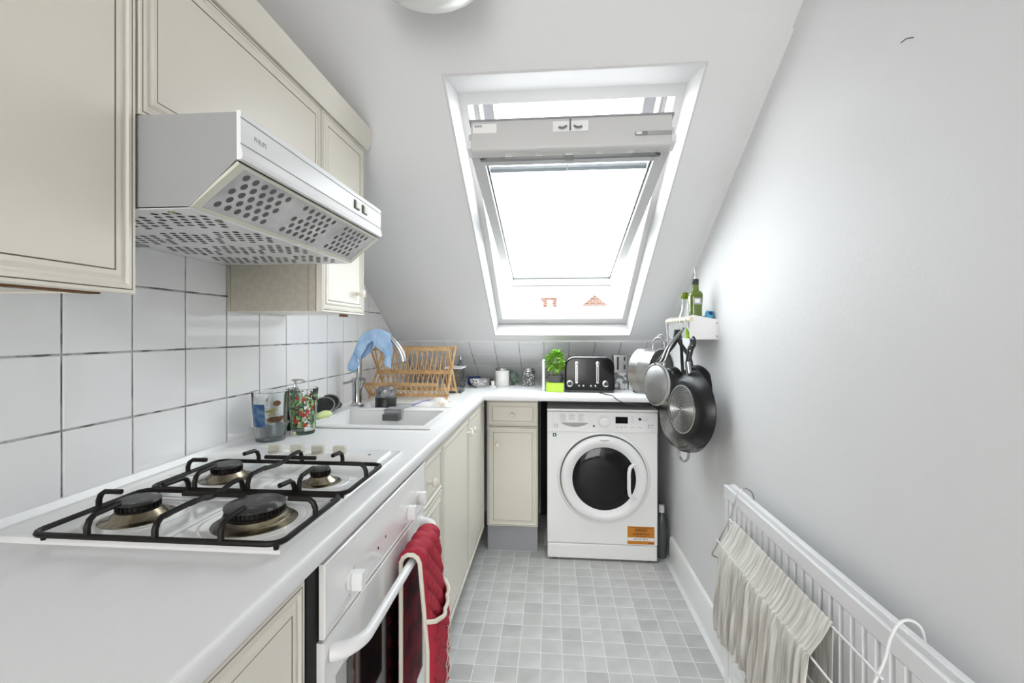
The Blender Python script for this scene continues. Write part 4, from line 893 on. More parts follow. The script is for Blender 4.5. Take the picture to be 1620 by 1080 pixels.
for k in range(14):
    a = random.uniform(0, 2*pi); stm.tube([(0.024+0.02*cos(a), 2.65+0.02*sin(a), 0.998), (0.026+0.045*cos(a), 2.65+0.04*sin(a), 1.10)], 0.0014, 5)
stm.build('stems', LIME, bs, kind='stuff')

# toaster
ts = thing('toaster', (0.216, 2.70, WT), 'glossy black four-slot toaster with chrome levers', 'toaster')
tx0, tx1, ty0, ty1 = 0.078, 0.352, 2.602, 2.80
pr = []
for (cx, cz, a0, rr) in ((tx1-0.052, 1.112-0.052, 0, 0.052), (tx0+0.052, 1.112-0.052, 90, 0.052)):
    for k in range(8): a = radians(a0+k*90/7); pr.append((cx+rr*cos(a), ty0, cz+rr*sin(a)))
pr = [(tx1+0.002, ty0, WT+0.012)]+pr+[(tx0-0.002, ty0, WT+0.012)]
mb = MB(); mb.prism(pr, (0, ty1-ty0, 0)); mb.build('toaster_body', BLACKG, ts, bevel=0.010, seg=4)
box('toaster_base', (tx0+0.004, tx1-0.004, ty0+0.006, ty1-0.006, WT+0.0005, WT+0.014), BLACKP, ts)
tube('chrome_trim', [(p[0]*0.985+0.0033, ty0+0.012, p[2]-0.0+0.0012) for p in pr[3:15]], 0.0022, CHROME, ts, seg=6)
for x in (0.140, 0.292-0.008+0.002):
    pass
for x in (0.142, 0.258):
    mb = MB(); mb.box(x-0.0075, x+0.0075, ty0-0.0035, ty0+0.002, 0.965, 1.080); lv = mb.build('lever_track', CHROME, ts, bevel=0.004)
    box('lever_slot', (x-0.003, x+0.003, ty0-0.0042, ty0-0.003, 0.974, 1.062), BLACKP, lv)
    lathe('lever_button', [(0.0001, 0), (0.011, 0), (0.011, 0.008), (0.008, 0.011), (0.0001, 0.012)], (x, ty0-0.003, 1.078), CHROME, lv, axis=(0, -1, 0), seg=20)
for x in (0.104, 0.303):
    kn = lathe('dial', [(0.0001, 0.001), (0.017, 0.001), (0.018, 0.003), (0.018, 0.007), (0.012, 0.008), (0.011, 0.006)], (x, ty0, 0.965), CHROME, ts, axis=(0, -1, 0), seg=28)
    lathe('dial_centre', [(0.011, 0.004), (0.010, 0.011), (0.0001, 0.012)], (x, ty0, 0.965), BLACKP, kn, axis=(0, -1, 0), seg=20)
for x in (0.155, 0.180, 0.222, 0.247): lathe('button', [(0.0055, 0), (0.005, 0.004), (0.0001, 0.005)], (x, ty0, 0.953), CHROME, ts, axis=(0, -1, 0), seg=14)
for y in (2.635, 2.672, 2.715, 2.752): box('slot_frame', (0.12, 0.31, y, y+0.018, 1.109, 1.1145), CHROME if y < 2.65 else BLACKP, ts, bevel=0.002)
tag(tube('power_cable', curve([(0.262, 2.604, WT+0.004), (0.275, 2.560, WT+0.004), (0.30, 2.50, WT+0.004), (0.325, 2.476, WT+0.001), (0.350, 2.462, WT-0.020), (0.40, 2.452, WT-0.036), (0.50, 2.462, WT-0.046), (0.60, 2.47, WT-0.048)], 6), 0.0026, BLACKP, seg=8), 'thin black toaster cable hanging over the worktop edge', 'cable')

# steel box and bag right of the toaster
bx = thing('coffee_tin', (0.405, 2.79, WT), 'narrow steel tin with dark slots right of the toaster', 'tin')
box('tin_body', (0.366, 0.448, 2.752, 2.83, WT+0.100, 1.118), STEEL, bx, bevel=0.003)
box('tin_slot', (0.385, 0.397, 2.7505, 2.753, 1.032, 1.108), BLACKP, bx, bevel=0.001)
box('tin_slot', (0.425, 0.434, 2.7505, 2.753, 1.085, 1.108), BLACKP, bx); box('tin_slot', (0.425, 0.436, 2.7505, 2.753, 1.035, 1.060), BLACKP, bx)
box('tin_lower', (0.366, 0.448, 2.752, 2.83, WT+0.0005, WT+0.0995), mat('printed_tin', (0.12, 0.12, 0.12), 0.4, var=(35, (0.5, 0.5, 0.5), 0.48, 0.56)), bx, bevel=0.003, label='dark patterned lower half')
# scales
sc_ = thing('kitchen_scale', (0.52, 2.66, WT), 'low black kitchen scale under the hanging saucepan', 'scale')
lathe('scale_base', [(0.0001, 0), (0.083, 0), (0.086, 0.004), (0.080, 0.014), (0.0001, 0.016)], (0.545, 2.65, WT+0.0003), BLACKP, sc_, seg=40)
lathe('scale_plate', [(0.05, 0.016), (0.085, 0.028), (0.088, 0.034), (0.082, 0.034), (0.0001, 0.024)], (0.545, 2.65, WT+0.0003), BLACKP, sc_, seg=40)
wp = thing('white_packet', (0.472, 2.76, WT), 'small white packet tucked behind the kitchen scale', 'packet')
mb = MB(); mb.prism([(0.455, 2.75, WT+0.0005), (0.50, 2.75, WT+0.0005), (0.49, 2.75, WT+0.075), (0.462, 2.75, WT+0.080)], (0, 0.03, 0)); mb.build('packet_body', PAPER, wp, bevel=0.002)

# ------------------------------------------------------------------ washing machine
wm = thing('washing_machine', (0.275, 2.83, 0), 'white front-loading washing machine under the worktop', 'washing machine')
wx0, wx1, wy, wy1, wz1 = -0.022, 0.574, 2.545, 3.10, 0.832
FN_ = (0, -1, 0)
box('body', (wx0, wx1, wy, wy1, 0.095, wz1-0.014), ENAMEL, wm, bevel=0.006, seg=3)
box('top_panel', (wx0-0.001, wx1+0.001, wy-0.003, wy1, wz1-0.0135, wz1), ENAMEL, wm, bevel=0.004, seg=3)
box('kick_panel', (wx0+0.002, wx1-0.002, wy+0.001, wy1, 0.012, 0.0935), ENAMEL, wm, bevel=0.006, seg=3)
for x in (wx0+0.04, wx1-0.04):
    for y in (wy+0.04, wy1-0.04): lathe('foot', [(0.02, 0), (0.02, 0.012)], (x, y, 0.0), BLACKP, wm, seg=16)
cpn = box('control_panel', (wx0+0.001, wx1-0.001, wy-0.006, wy+0.001, 0.706, 0.8175), PLASTIC, wm, bevel=0.004, seg=3)
dw = MB(); dpts = [(wx0+0.030, 0.712), (0.145, 0.712), (0.208, 0.730), (0.208, 0.812), (wx0+0.030, 0.812)]
dw.prism([(x, wy-0.0078, z) for x, z in dpts], (0, 0.003, 0)); dw = dw.build('detergent_drawer', PLASTIC, wm, bevel=0.001)
mb = MB(); sm_ = [(0.055+0.145*k/12, 0.757-0.022*sin(pi*min(1, k/12*0.95+0.02))**0.8) for k in range(13)]
mb.prism([(x, wy-0.0086, z) for x, z in sm_]+[(0.200, wy-0.0086, 0.758), (0.055, wy-0.0086, 0.758)], (0, 0.0012, 0)); mb.build('drawer_grip', GREYP, dw, smooth=False)
pr_ = MB()
for (xc, nl) in ((0.050, 7), (0.100, 6), (0.150, 7)):
    pr_.box(xc-0.003, xc-0.0022, wy-0.0083, wy-0.0077, 0.767, 0.806)
    for k in range(nl):
        L = random.uniform(0.016, 0.034); z = 0.805-k*0.0062; pr_.box(xc, xc+L, wy-0.0083, wy-0.0077, z-0.0008, z+0.0008)
pr_.build('programme_list', INKG, dw, smooth=False)
box('drawer_symbol', (0.018, 0.036, wy-0.0083, wy-0.0077, 0.731, 0.749), INKG, dw)
box('drawer_symbol', (0.0205, 0.0335, wy-0.0086, wy-0.0080, 0.7335, 0.7465), PLASTIC, dw)
dl = lathe('programme_dial', [(0.0001, 0), (0.033, 0), (0.032, 0.008), (0.027, 0.010), (0.026, 0.022), (0.022, 0.025), (0.0001, 0.025)], (0.285, wy-0.006, 0.767), PLASTIC, wm, axis=FN_, seg=40)
lathe('dial_cap', [(0.015, 0.025), (0.0145, 0.028), (0.0001, 0.029)], (0.285, wy-0.006, 0.767), WHITEMETAL, dl, axis=FN_, seg=32)
mk = MB()
for k in range(9):
    a = radians(-150+k*15); x, z = 0.285+0.0295*cos(a), 0.767+0.0295*sin(a); mk.box(x-0.0012, x+0.0012, wy-0.0152, wy-0.0140, z-0.0012, z+0.0012)
mk.build('dial_marks', INKG, dl, smooth=False)
box('display', (0.348, 0.414, wy-0.0068, wy-0.0055, 0.757, 0.793), BLACKG, wm, bevel=0.0005)
pr_ = MB()
for k in range(3): pr_.box(0.352+k*0.022, 0.364+k*0.022, wy-0.0075, wy-0.0058, 0.735, 0.7375); pr_.box(0.354+k*0.022, 0.362+k*0.022, wy-0.0075, wy-0.0058, 0.742, 0.7435)
for k in range(6): pr_.box(0.430, 0.430+random.uniform(0.010, 0.018), wy-0.0065, wy-0.0058, 0.796-k*0.0065, 0.7970-k*0.0065)
pr_.box(0.430, 0.448, wy-0.0065, wy-0.0058, 0.735, 0.7375); pr_.box(0.474, 0.486, wy-0.0065, wy-0.0058, 0.735, 0.7385)
for k in range(4): pr_.box(0.488+k*0.009, 0.494+k*0.009, wy-0.0065, wy-0.0058, 0.795-(k % 2)*0.007, 0.7965-(k % 2)*0.007)
pr_.box(0.493, 0.520, wy-0.0065, wy-0.0058, 0.776, 0.7775); pr_.box(0.523, 0.527, wy-0.0065, wy-0.0058, 0.732, 0.754); pr_.box(0.530, 0.552, wy-0.0065, wy-0.0058, 0.748, 0.752); pr_.box(0.531, 0.548, wy-0.0065, wy-0.0058, 0.738, 0.740)
pr_.build('panel_print', INKG, cpn, smooth=False)
for k in range(3): pass
lathe('start_ring', [(0.0095, 0), (0.0095, 0.001), (0.0075, 0.001), (0.0075, 0)], (0.478, wy-0.006, 0.781), WHITEC, wm, axis=FN_, seg=24)
lathe('power_button', [(0.006, 0), (0.006, 0.001), (0.0045, 0.001), (0.0045, 0)], (0.232, wy-0.006, 0.741), INKG, wm, axis=FN_, seg=20)
dcx, dcz = 0.286, 0.455
lathe('door_surround', [(0.252, 0.0), (0.249, 0.004), (0.240, 0.007), (0.2365, 0.004), (0.2365, 0.0), (0.252, 0)], (dcx-0.002, wy, dcz+0.004), ENAMEL, wm, axis=FN_, seg=72)
lathe('door_gap', [(0.2375, 0.001), (0.2375, 0.0035), (0.2325, 0.0035), (0.2325, 0.001)], (dcx, wy, dcz), HOLE2, wm, axis=FN_, seg=72)
dor = lathe('door', [(0.171, 0.001), (0.2325, 0.001), (0.2325, 0.010), (0.229, 0.017), (0.222, 0.021), (0.205, 0.023), (0.190, 0.019), (0.176, 0.009), (0.171, 0.007), (0.171, 0.001)], (dcx, wy, dcz), PLASTIC, wm, axis=FN_, seg=72)
lathe('door_glass', [(0.1712, 0.001), (0.1712, 0.008), (0.165, 0.010), (0.12, 0.016), (0.06, 0.018), (0.0001, 0.019)], (dcx, wy, dcz), DARKGLASS, dor, axis=FN_, seg=64)
hpth = curve([(0.447, wy-0.016, 0.536), (0.425, wy-0.034, 0.530), (0.4155, wy-0.040, 0.505), (0.4145, wy-0.041, 0.455), (0.4155, wy-0.040, 0.400), (0.425, wy-0.034, 0.372), (0.452, wy-0.016, 0.356)], 5)
tube('door_handle', hpth, 0.0105, PLASTIC, dor, seg=14, flat=0.9)
text('lettering', 'Hotpoint', (dcx, wy-0.0245, dcz+0.2085), 0.013, INK, dor, Xp, Zp, align='CENTER')
skk = box('care_sticker', (0.413, 0.5565, wy-0.0012, wy-0.0002, 0.103, 0.199), ORANGE, wm)
box('sticker_band', (0.4145, 0.555, wy-0.0018, wy-0.0010, 0.121, 0.139), PAPER, skk)
text('lettering', 'IMPORTANT', (0.4845, wy-0.0020, 0.1255), 0.0145, INK, skk, Xp, Zp, align='CENTER', squash=1.0)
pr_ = MB()
for (z, a, b_, t) in ((0.192, 0.430, 0.540, 0.0014), (0.185, 0.455, 0.515, 0.0016), (0.180, 0.452, 0.520, 0.0014), (0.175, 0.452, 0.518, 0.0016), (0.166, 0.460, 0.505, 0.0012), (0.157, 0.440, 0.528, 0.0030), (0.146, 0.455, 0.512, 0.0014), (0.110, 0.525, 0.552, 0.0022)):
    x = a
    while x < b_:
        L = random.uniform(0.004, 0.011); pr_.box(x, min(x+L, b_), wy-0.0018, wy-0.0010, z-t, z+t); x += L+0.002
pr_.build('sticker_print', mat('ink_brown', (0.14, 0.04, 0.01), 0.6), skk, smooth=False)
sk2 = box('energy_sticker', (-0.012, 0.030, wy-0.0012, wy-0.0002, 0.678, 0.699), PLASTIC, wm)
box('sticker_square', (0.009, 0.029, wy-0.0018, wy-0.0010, 0.6795, 0.6975), GREENS, sk2); box('sticker_mark', (0.015, 0.022, wy-0.0022, wy-0.0016, 0.684, 0.692), PAPER, sk2)
# rear of the appliance bay, its shade painted near-black
tag(box('bay_back', (-0.072, 0.64, 3.16, 3.19, 0.0, 0.86), GAPSHADE), 'board behind the washing machine, painted near-black as bay shade', 'board')

# bottle beside the machine
bt_ = bottle('plastic_bottle', 0.614, 2.63, [(0.0001, 0), (0.026, 0), (0.028, 0.006), (0.028, 0.19), (0.022, 0.225), (0.013, 0.245), (0.0135, 0.262), (0.0001, 0.262)], mat('dark_liquid_bottle', (0.14, 0.15, 0.16), 0.15, trans=0.4),
       'dark plastic bottle with white cap between machine and right wall', z=0.0, cap=([(0.0155, 0.250), (0.0155, 0.262), (0.014, 0.264), (0.0155, 0.266), (0.0155, 0.290), (0.0001, 0.292)], PLASTIC))

# bottle at the left edge of the picture
sb_ = thing('spice_bottle', (-0.915, 0.640, WT), 'small bottle with striped blue label and black cap, left of hob', 'bottle')
sx, sy = -0.902, 0.640
lathe('bottle_body', [(0.0001, 0), (0.017, 0), (0.018, 0.002), (0.018, 0.032), (0.017, 0.040), (0.008, 0.050), (0.0001, 0.050)], (sx, sy, WT+0.0003), GLASS, sb_, seg=28)
lathe('label_band', [(0.0184, 0.003), (0.0184, 0.034)], (sx, sy, WT+0.0003), STRIPE, sb_, seg=28)
lathe('cap', [(0.009, 0.048), (0.0115, 0.050), (0.0115, 0.062), (0.009, 0.065), (0.0001, 0.066)], (sx, sy, WT+0.0003), BLACKP, sb_, seg=20)

# ------------------------------------------------------------------ oven glove over the handle
og = thing('oven_glove', (HX, 1.12, 0.35), 'red quilted double oven glove with cream binding over oven handle', 'oven glove')
GY0, GY1 = 1.045, 1.215
def gl_path(s_):        # s_: 0 back bottom .. 1 front bottom ; returns x,z and outward normal (nx,nz)
    L = 0.36; arc = 0.062; tot = 2*L+arc; q = s_*tot
    if q < L-0.0: return (HX-0.0195-0.003*0, HZ-(L-q), -1, 0)
    if q > L+arc:
        d = q-L-arc; return (HX+0.0195+0.018*min(1, d/0.2), HZ-d, 1, 0)
    a = pi*(1-(q-L)/arc); return (HX+0.0195*cos(a), HZ+0.0195*sin(a), cos(a), sin(a))
def quilt(y, q): 
    a = (y*1.0+q)/0.030; b_ = (y*1.0-q)/0.030
    return 0.0075*min(abs(sin(a*pi*0.62)), abs(sin(b_*pi*0.62)))**0.5
def gl(off, qs):
    def f(u, v_):
        x, z, nx_, nz_ = gl_path(u); y = GY0+(GY1-GY0)*v_; q = u*0.782
        ed = min(1, v_/0.06, (1-v_)/0.06); hgt = off*ed**0.5+(quilt(y, q)*ed if qs else 0)
        return V((x+nx_*hgt, y, z+nz_*hgt))
    return f
mb = MB(); mb.grid(gl(0.007, True), 150, 44); mb.build('outer_layer', RED, og, ang=180)
mb = MB(); mb.grid(gl(0.0, False), 60, 10); mb.build('lining', REDD, og, ang=180)
for v_ in (0.0, 1.0):
    pth = []
    for k in range(70):
        x, z, nx_, nz_ = gl_path(k/69); pth.append((x+nx_*0.003, GY0+(GY1-GY0)*v_, z+nz_*0.003))
    tube('edge_binding', pth, 0.0052, BIND, og, seg=8)
# pocket layer at the front, curved white mouth
def pk_top(v_): return 0.592-0.030*sin(pi*v_)-0.012*(1-v_)
def pocket(u, v_):
    y = GY0+(GY1-GY0)*v_; zt = pk_top(v_); z = zt+(0.345-zt)*u; d = HZ-z; x = HX+0.0195+0.018*min(1, d/0.2)
    ed = min(1, v_/0.06, (1-v_)/0.06)
    return V((x+0.004+0.0075*max(0, sin(pi*v_))**0.4+(0.006*(1-u)*sin(pi*v_))+0.006*ed+quilt(y, z)*0.9*ed, y, z))
mb = MB(); mb.grid(pocket, 60, 40); mb.build('pocket', RED, og, ang=180)
tube('pocket_binding', [pocket(0, k/30)+V((0.001, 0, 0)) for k in range(31)], 0.0052, BIND, og, seg=8)
em = MB()
for j in range(3):
    em.tube([pocket(0.22+0.7*k/20, 0.58+0.10*j+0.05*sin(k*0.9+j*2))+V((0.003, 0, 0)) for k in range(21)], 0.0011, 5)
em.build('white_embroidery', BIND, og, label='white stitched pattern')

# ------------------------------------------------------------------ radiator
rd = thing('radiator', (0.60, 1.13, 0.21), 'white panel radiator on the right wall with vertical flutes', 'radiator')
ry0, ry1, rz0, rz1, rx = 0.655, 1.595, 0.212, 0.745, 0.575
fl = MB(); pts = []; y = ry0+0.012; up_ = True; P_ = 0.0345
while y < ry1-0.016:
    pts += [(0.0, y), (0.0, y+P_*0.56), (0.0085, y+P_*0.66), (0.0085, y+P_*0.90)]; y += P_
vs_ = []
for (d, yy) in pts: vs_ += [(rx+0.001+d, min(yy, ry1-0.012), rz0+0.028), (rx+0.001+d, min(yy, ry1-0.012), rz1-0.040)]
fl.add(vs_, [(2*i, 2*i+2, 2*i+3, 2*i+1) for i in range(len(pts)-1)])
fo = fl.build('fluted_panel', RADW, rd, smooth=False); m_ = fo.modifiers.new('t', 'SOLIDIFY'); m_.thickness = 0.0015; m_.offset = -1
mb = MB(); mb.box(rx, rx+0.010, ry0, ry1, rz1-0.040, rz1-0.002); mb.build('top_header', RADW, rd, bevel=0.003)
mb = MB(); mb.box(rx, rx+0.010, ry0, ry1, rz0, rz0+0.030); mb.build('bottom_header', RADW, rd, bevel=0.003)
mb = MB(); mb.box(rx, rx+0.010, ry0, ry0+0.014, rz0+0.03, rz1-0.04); mb.box(rx, rx+0.010, ry1-0.014, ry1, rz0+0.03, rz1-0.04); mb.build('edge_strip', RADW, rd)
mb = MB(); mb.box(0.598, 0.612, ry0, ry1, rz0, rz1-0.001); mb.build('rear_panel', RADW, rd, bevel=0.002)
gr_ = MB(); gr_.box(rx+0.006, 0.600, ry0+0.002, ry1-0.002, rz1-0.006, rz1-0.004)
for k in range(60):
    pass
gr_.build('top_grille', mat('grille_grey', (0.62, 0.62, 0.62), 0.4), rd, smooth=False)
mb = MB(); mb.box(rx+0.004, 0.606, ry1-0.0015, ry1, rz0+0.01, rz1-0.004); mb.build('side_cover', RADW, rd)
mb = MB(); mb.box(rx+0.010, 0.598, ry0, ry0+0.0015, rz0+0.01, rz1-0.004); mb.build('side_cover', RADW, rd)
mb = MB()
for y in (0.85, 1.45): mb.box(0.612, XR-0.001, y, y+0.03, 0.30, 0.66)
mb.build('wall_bracket', RADW, rd)
lathe('bleed_valve', [(0.0001, 0), (0.009, 0), (0.009, 0.012), (0.005, 0.016), (0.0001, 0.017)], (0.592, ry1, rz1-0.022), STEEL, rd, axis=Yp, seg=14)
mb = MB(); mb.lathe([(0.0001, 0), (0.011, 0), (0.013, 0.010), (0.011, 0.018), (0.0001, 0.018)], (0.600, ry0-0.018, rz1-0.03), Yp, seg=18); mb.build('end_plug', PLASTIC, rd)
mb = MB(); mb.tube([(0.598, ry1+0.002, rz0+0.025), (0.598, ry1+0.035, rz0+0.025), (0.598, ry1+0.038, rz0+0.020), (0.598, ry1+0.038, 0.0)], 0.0075, 12); mb.build('supply_pipe', WHITEMETAL, rd)
lathe('valve', [(0.0001, 0), (0.014, 0), (0.016, 0.02), (0.013, 0.045), (0.0001, 0.047)], (0.598, ry1+0.038, rz0+0.012), PLASTIC, rd, seg=18)

# airer hooked over the radiator
ar = thing('radiator_airer', (0.55, 1.14, 0.55), 'white wire clothes airer hooked over the radiator', 'airer')
AX, AZ, BX_, BZ = 0.549, 0.674, 0.513, 0.607
for y, nm in ((1.475, 'hook'), (0.825, 'hook')):
    pth = curve([(0.622, y, 0.700), (0.622, y, 0.735), (0.616, y, 0.757), (0.600, y, 0.768), (0.582, y, 0.762), (0.568, y, 0.735), (0.556, y, 0.690), (0.515, y, 0.600), (0.4985, y, 0.566), (0.503, y, 0.558), (0.522, y, 0.552), (0.568, y, 0.556)], 5)
    tube('hook', pth, 0.0024, WHITEMETAL if y < 1 else STEEL, ar, seg=10)
for (x, z) in ((AX, AZ), (BX_, BZ)): tube('rod', [(x, 0.815, z), (x, 1.478, z)], 0.0022, WHITEMETAL, ar, seg=8)
tube('rod', [(0.520, 0.825, 0.552), (0.520, 1.475, 0.552)], 0.0022, WHITEMETAL, ar, seg=8)
# linen towel over both rods
TY0, TY1 = 0.955, 1.440
key = [(AX+0.004, 0.36), (AX+0.0045, 0.50), (AX+0.0048, 0.655), (AX+0.003, AZ+0.004), (AX-0.002, AZ+0.0048), (0.531, 0.642), (BX_-0.001, BZ+0.0062), (BX_-0.0060, BZ-0.002), (BX_-0.013, 0.52), (BX_-0.018, 0.44), (BX_-0.016, 0.375)]
kp_ = curve([(a, 0, b_) for a, b_ in key], 8)
def towel(u, v_):
    i = u*(len(kp_)-1); k = min(int(i), len(kp_)-2); p = kp_[k].lerp(kp_[k+1], i-k); y = TY0+(TY1-TY0)*v_
    back = u < 0.28; hang = max(0, (u-0.64)/0.36); hb_ = max(0, (0.24-u)/0.24)
    rip = (0.0045*sin(v_*47+1.4*sin(u*9)+1.5*sin(v_*11))*min(1, hang*4)+0.004*sin(v_*19+2+u*3)*hang+0.003*sin(v_*83+u*6+2*sin(v_*17))*hang+0.0016*sin(v_*151+u*31)*hang)
    ty = (0.030*hang**1.2)*(1-2*v_)*0.5
    x = p.x-abs(rip)*1.4-0.006*hang; 
    if back: x = p.x+0.0015*sin(v_*40)*hb_
    return V((x, y+ty+0.004*sin(u*14), p.z-(0.014*sin(v_*7+1)*hang)+0.0007*sin(v_*150+3*sin(v_*21))*(1-hang)*(0 if back else 1)))
mb = MB(); mb.grid(towel, 110, 170); tw = mb.build('tea_towel', LINEN, None, ang=180); m_ = tw.modifiers.new('t', 'SOLIDIFY'); m_.thickness = 0.0016; m_.offset = -1
tag(tw, 'beige crinkled linen tea towel drying over the airer rods', 'towel')

# ------------------------------------------------------------------ wall shelf with rail
ws = thing('wall_shelf', (0.61, 2.07, 1.222), 'small white metal wall shelf with a wooden rail on the right wall', 'shelf')
SY0, SY1 = 1.900, 2.225; SX = 0.553
def wsb(a, nm, bv=0.0): return box(nm, a, WHITEMETAL, ws, bevel=bv)
mb = MB()
for y in (SY0, SY1-0.0025): mb = MB(); mb.prism([(SX, y, 1.232), (SX+0.010, y, 1.223), (XR, y, 1.223), (XR, y, 1.303), (SX+0.012, y, 1.322), (SX, y, 1.316)], (0, 0.0025, 0)); mb.build('end_plate', WHITEMETAL, ws)
wsb((SX+0.004, XR-0.001, SY0+0.0025, SY1-0.0025, 1.223, 1.2255), 'shelf_base')
wsb((XR-0.0035, XR-0.0005, SY0-0.018, SY1+0.014, 1.222, 1.303), 'back_plate')
for z in (1.236, 1.288): lathe('screw', [(0.0001, 0), (0.0035, 0), (0.003, 0.0015), (0.0001, 0.002)], (XR-0.0035, SY0-0.009, z), BOLT, ws, axis=(-1, 0, 0), seg=10)
RXx, RZ = 0.551, 1.303
tube('rail', [(RXx, SY0-0.028, RZ), (RXx, SY1+0.02, RZ)], 0.0095, DOWEL, ws, seg=18, label='pale wooden rail')
# bottles and packet
ob = thing('oil_bottle', (0.603, 1.945, 1.2257), 'green glass olive oil bottle with steel pourer on the wall shelf', 'bottle')
o0 = (0.595, 1.965, 1.2258)
def sqb(nm, w0, w1, z0_, z1_, m): pass
mb = MB(); q = 0.026
def sect(w_, z, n_=24): return [(o0[0]+w_*(abs(cos(a))**0.45)*(1 if cos(a) > 0 else -1), o0[1]+w_*(abs(sin(a))**0.45)*(1 if sin(a) > 0 else -1), o0[2]+z) for a in [2*pi*(k+0.5)/n_ for k in range(n_)]]
prof = [(0.021, 0.0), (0.0235, 0.004), (0.0235, 0.125), (0.026, 0.165), (0.0265, 0.182), (0.022, 0.192), (0.013, 0.197), (0.012, 0.225)]
vs_ = [p for (w_, z) in prof for p in sect(w_, z)]; nn = 24
mb.add(vs_, [(i*nn+k, i*nn+(k+1) % nn, (i+1)*nn+(k+1) % nn, (i+1)*nn+k) for i in range(len(prof)-1) for k in range(nn)]+[tuple(range(nn)), tuple((len(prof)-1)*nn+k for k in range(nn))])
mb.build('bottle_body', mat('olive_bottle', (0.13, 0.19, 0.012), 0.06, trans=0.35, coat=0.5), ob)
box('label', (o0[0]-0.017, o0[0]+0.017, o0[1]-0.0275, o0[1]-0.0262, o0[2]+0.140, o0[2]+0.166), GREYP, ob); box('label_print', (o0[0]-0.010, o0[0]+0.010, o0[1]-0.0281, o0[1]-0.0272, o0[2]+0.146, o0[2]+0.162), PAPER, ob)
lathe('stopper', [(0.0135, 0.222), (0.0145, 0.226), (0.0145, 0.242), (0.012, 0.246), (0.0001, 0.247)], o0, BLACKP, ob, seg=20)
tube('pourer', [(o0[0], o0[1], o0[2]+0.246), (o0[0]+0.001, o0[1]+0.002, o0[2]+0.265), (o0[0]-0.002, o0[1]+0.004, o0[2]+0.292)], [0.003, 0.0025, 0.0022], CHROME, ob, seg=8)
gb_ = thing('clear_bottle', (0.585, 2.08, 1.2257), 'clear glass bottle behind the green oil bottle on the wall shelf', 'bottle')
lathe('bottle_body', [(0.0001, 0), (0.029, 0), (0.031, 0.004), (0.031, 0.06), (0.027, 0.09), (0.016, 0.125), (0.014, 0.165), (0.016, 0.170), (0.016, 0.176), (0.0125, 0.176), (0.012, 0.13), (0.024, 0.09), (0.028, 0.06), (0.028, 0.006), (0.0001, 0.005)], (0.588, 2.085, 1.2258), GLASS, gb_, seg=28)
lathe('stopper', [(0.0001, 0.172), (0.0125, 0.172), (0.017, 0.180), (0.0165, 0.196), (0.008, 0.202), (0.0001, 0.203)], (0.588, 2.085, 1.2258), GREENG, gb_, seg=20)
db_ = bottle('dark_bottle', 0.634, 2.055, [(0.0001, 0), (0.019, 0), (0.020, 0.004), (0.020, 0.075), (0.010, 0.092), (0.0001, 0.094)], mat('very_dark_green', (0.02, 0.035, 0.01), 0.1), 'short dark green bottle hidden right of the oil bottle', z=1.2258)
lm = thing('green_reflection', (0.574, 1.99, 1.2257), 'lime stub painting the green reflection of the clear bottle base', 'pot')
lathe('pot_or_reflection_body', [(0.0001, 0), (0.010, 0), (0.011, 0.004), (0.011, 0.040), (0.0001, 0.042)], (0.574, 1.99, 1.2258), LIME, lm, seg=20)  # lime cylinder stands in for a green reflection in the clear bottle
bp_ = thing('blue_packet', (0.64, 1.93, 1.2257), 'rolled blue and white packet at the wall end of the shelf', 'packet')
mb = MB(); mb.tube(curve([(0.633, 1.930, 1.2275+0.018), (0.636, 1.930, 1.285), (0.641, 1.930, 1.325), (0.643, 1.930, 1.338)], 4), [0.011, 0.0115, 0.012, 0.0125, 0.013, 0.0135, 0.014, 0.0145, 0.0145, 0.014, 0.013, 0.012, 0.010], 16, flat=1.2); mb.build('packet_body', BLUEP, bp_)
lathe('packet_mouth', [(0.0001, 0), (0.007, 0.0), (0.0075, 0.001), (0.0001, 0.0012)], (0.640, 1.9155, 1.328), NAVY, bp_, axis=(0.1, -1, 0.3), seg=16)
tag(box('green_card', (0.622, 0.655, 1.948, 1.958, 1.2262, 1.318), DGREEN, bevel=0.001), 'dark green card standing behind the blue packet', 'card')

# ---- hooks and pans
def hook(y, top, bottomz, dx=0.0, lab='', m=WHITEMETAL, r_=0.0018):
    pts = [(RXx+0.012, y, RZ-0.004), (RXx+0.009, y, RZ+0.009), (RXx, y, RZ+0.0125), (RXx-0.010, y, RZ+0.007), (RXx-0.013, y, RZ-0.008), (RXx-0.008+dx*0.5, y, (RZ+bottomz)/2), (RXx+dx, y, bottomz-0.008), (RXx+dx+0.009, y, bottomz-0.004), (RXx+dx+0.012, y, bottomz+0.008)]
    return tag(tube('s_hook', curve(pts, 5), r_, m, seg=8), lab, 'hook', 'white s hooks on the shelf rail')
hook(1.915, 0, 1.262, 0.008, 'thick white s hook nearest the camera, holding the frying pan', r_=0.0032)
hook(1.985, 0, 1.268, -0.002, 'white s hook holding the sieve, second from the camera')
hook(2.075, 0, 1.262, 0.0, 'white s hook holding the black-handled saucepan')
hook(2.215, 0, 1.205, -0.004, 'long thin white s hook at the far end holding the steel pot')
def vframe(n):   # disc basis: n normal, vertical-ish up
    n = V(n).normalized(); return n
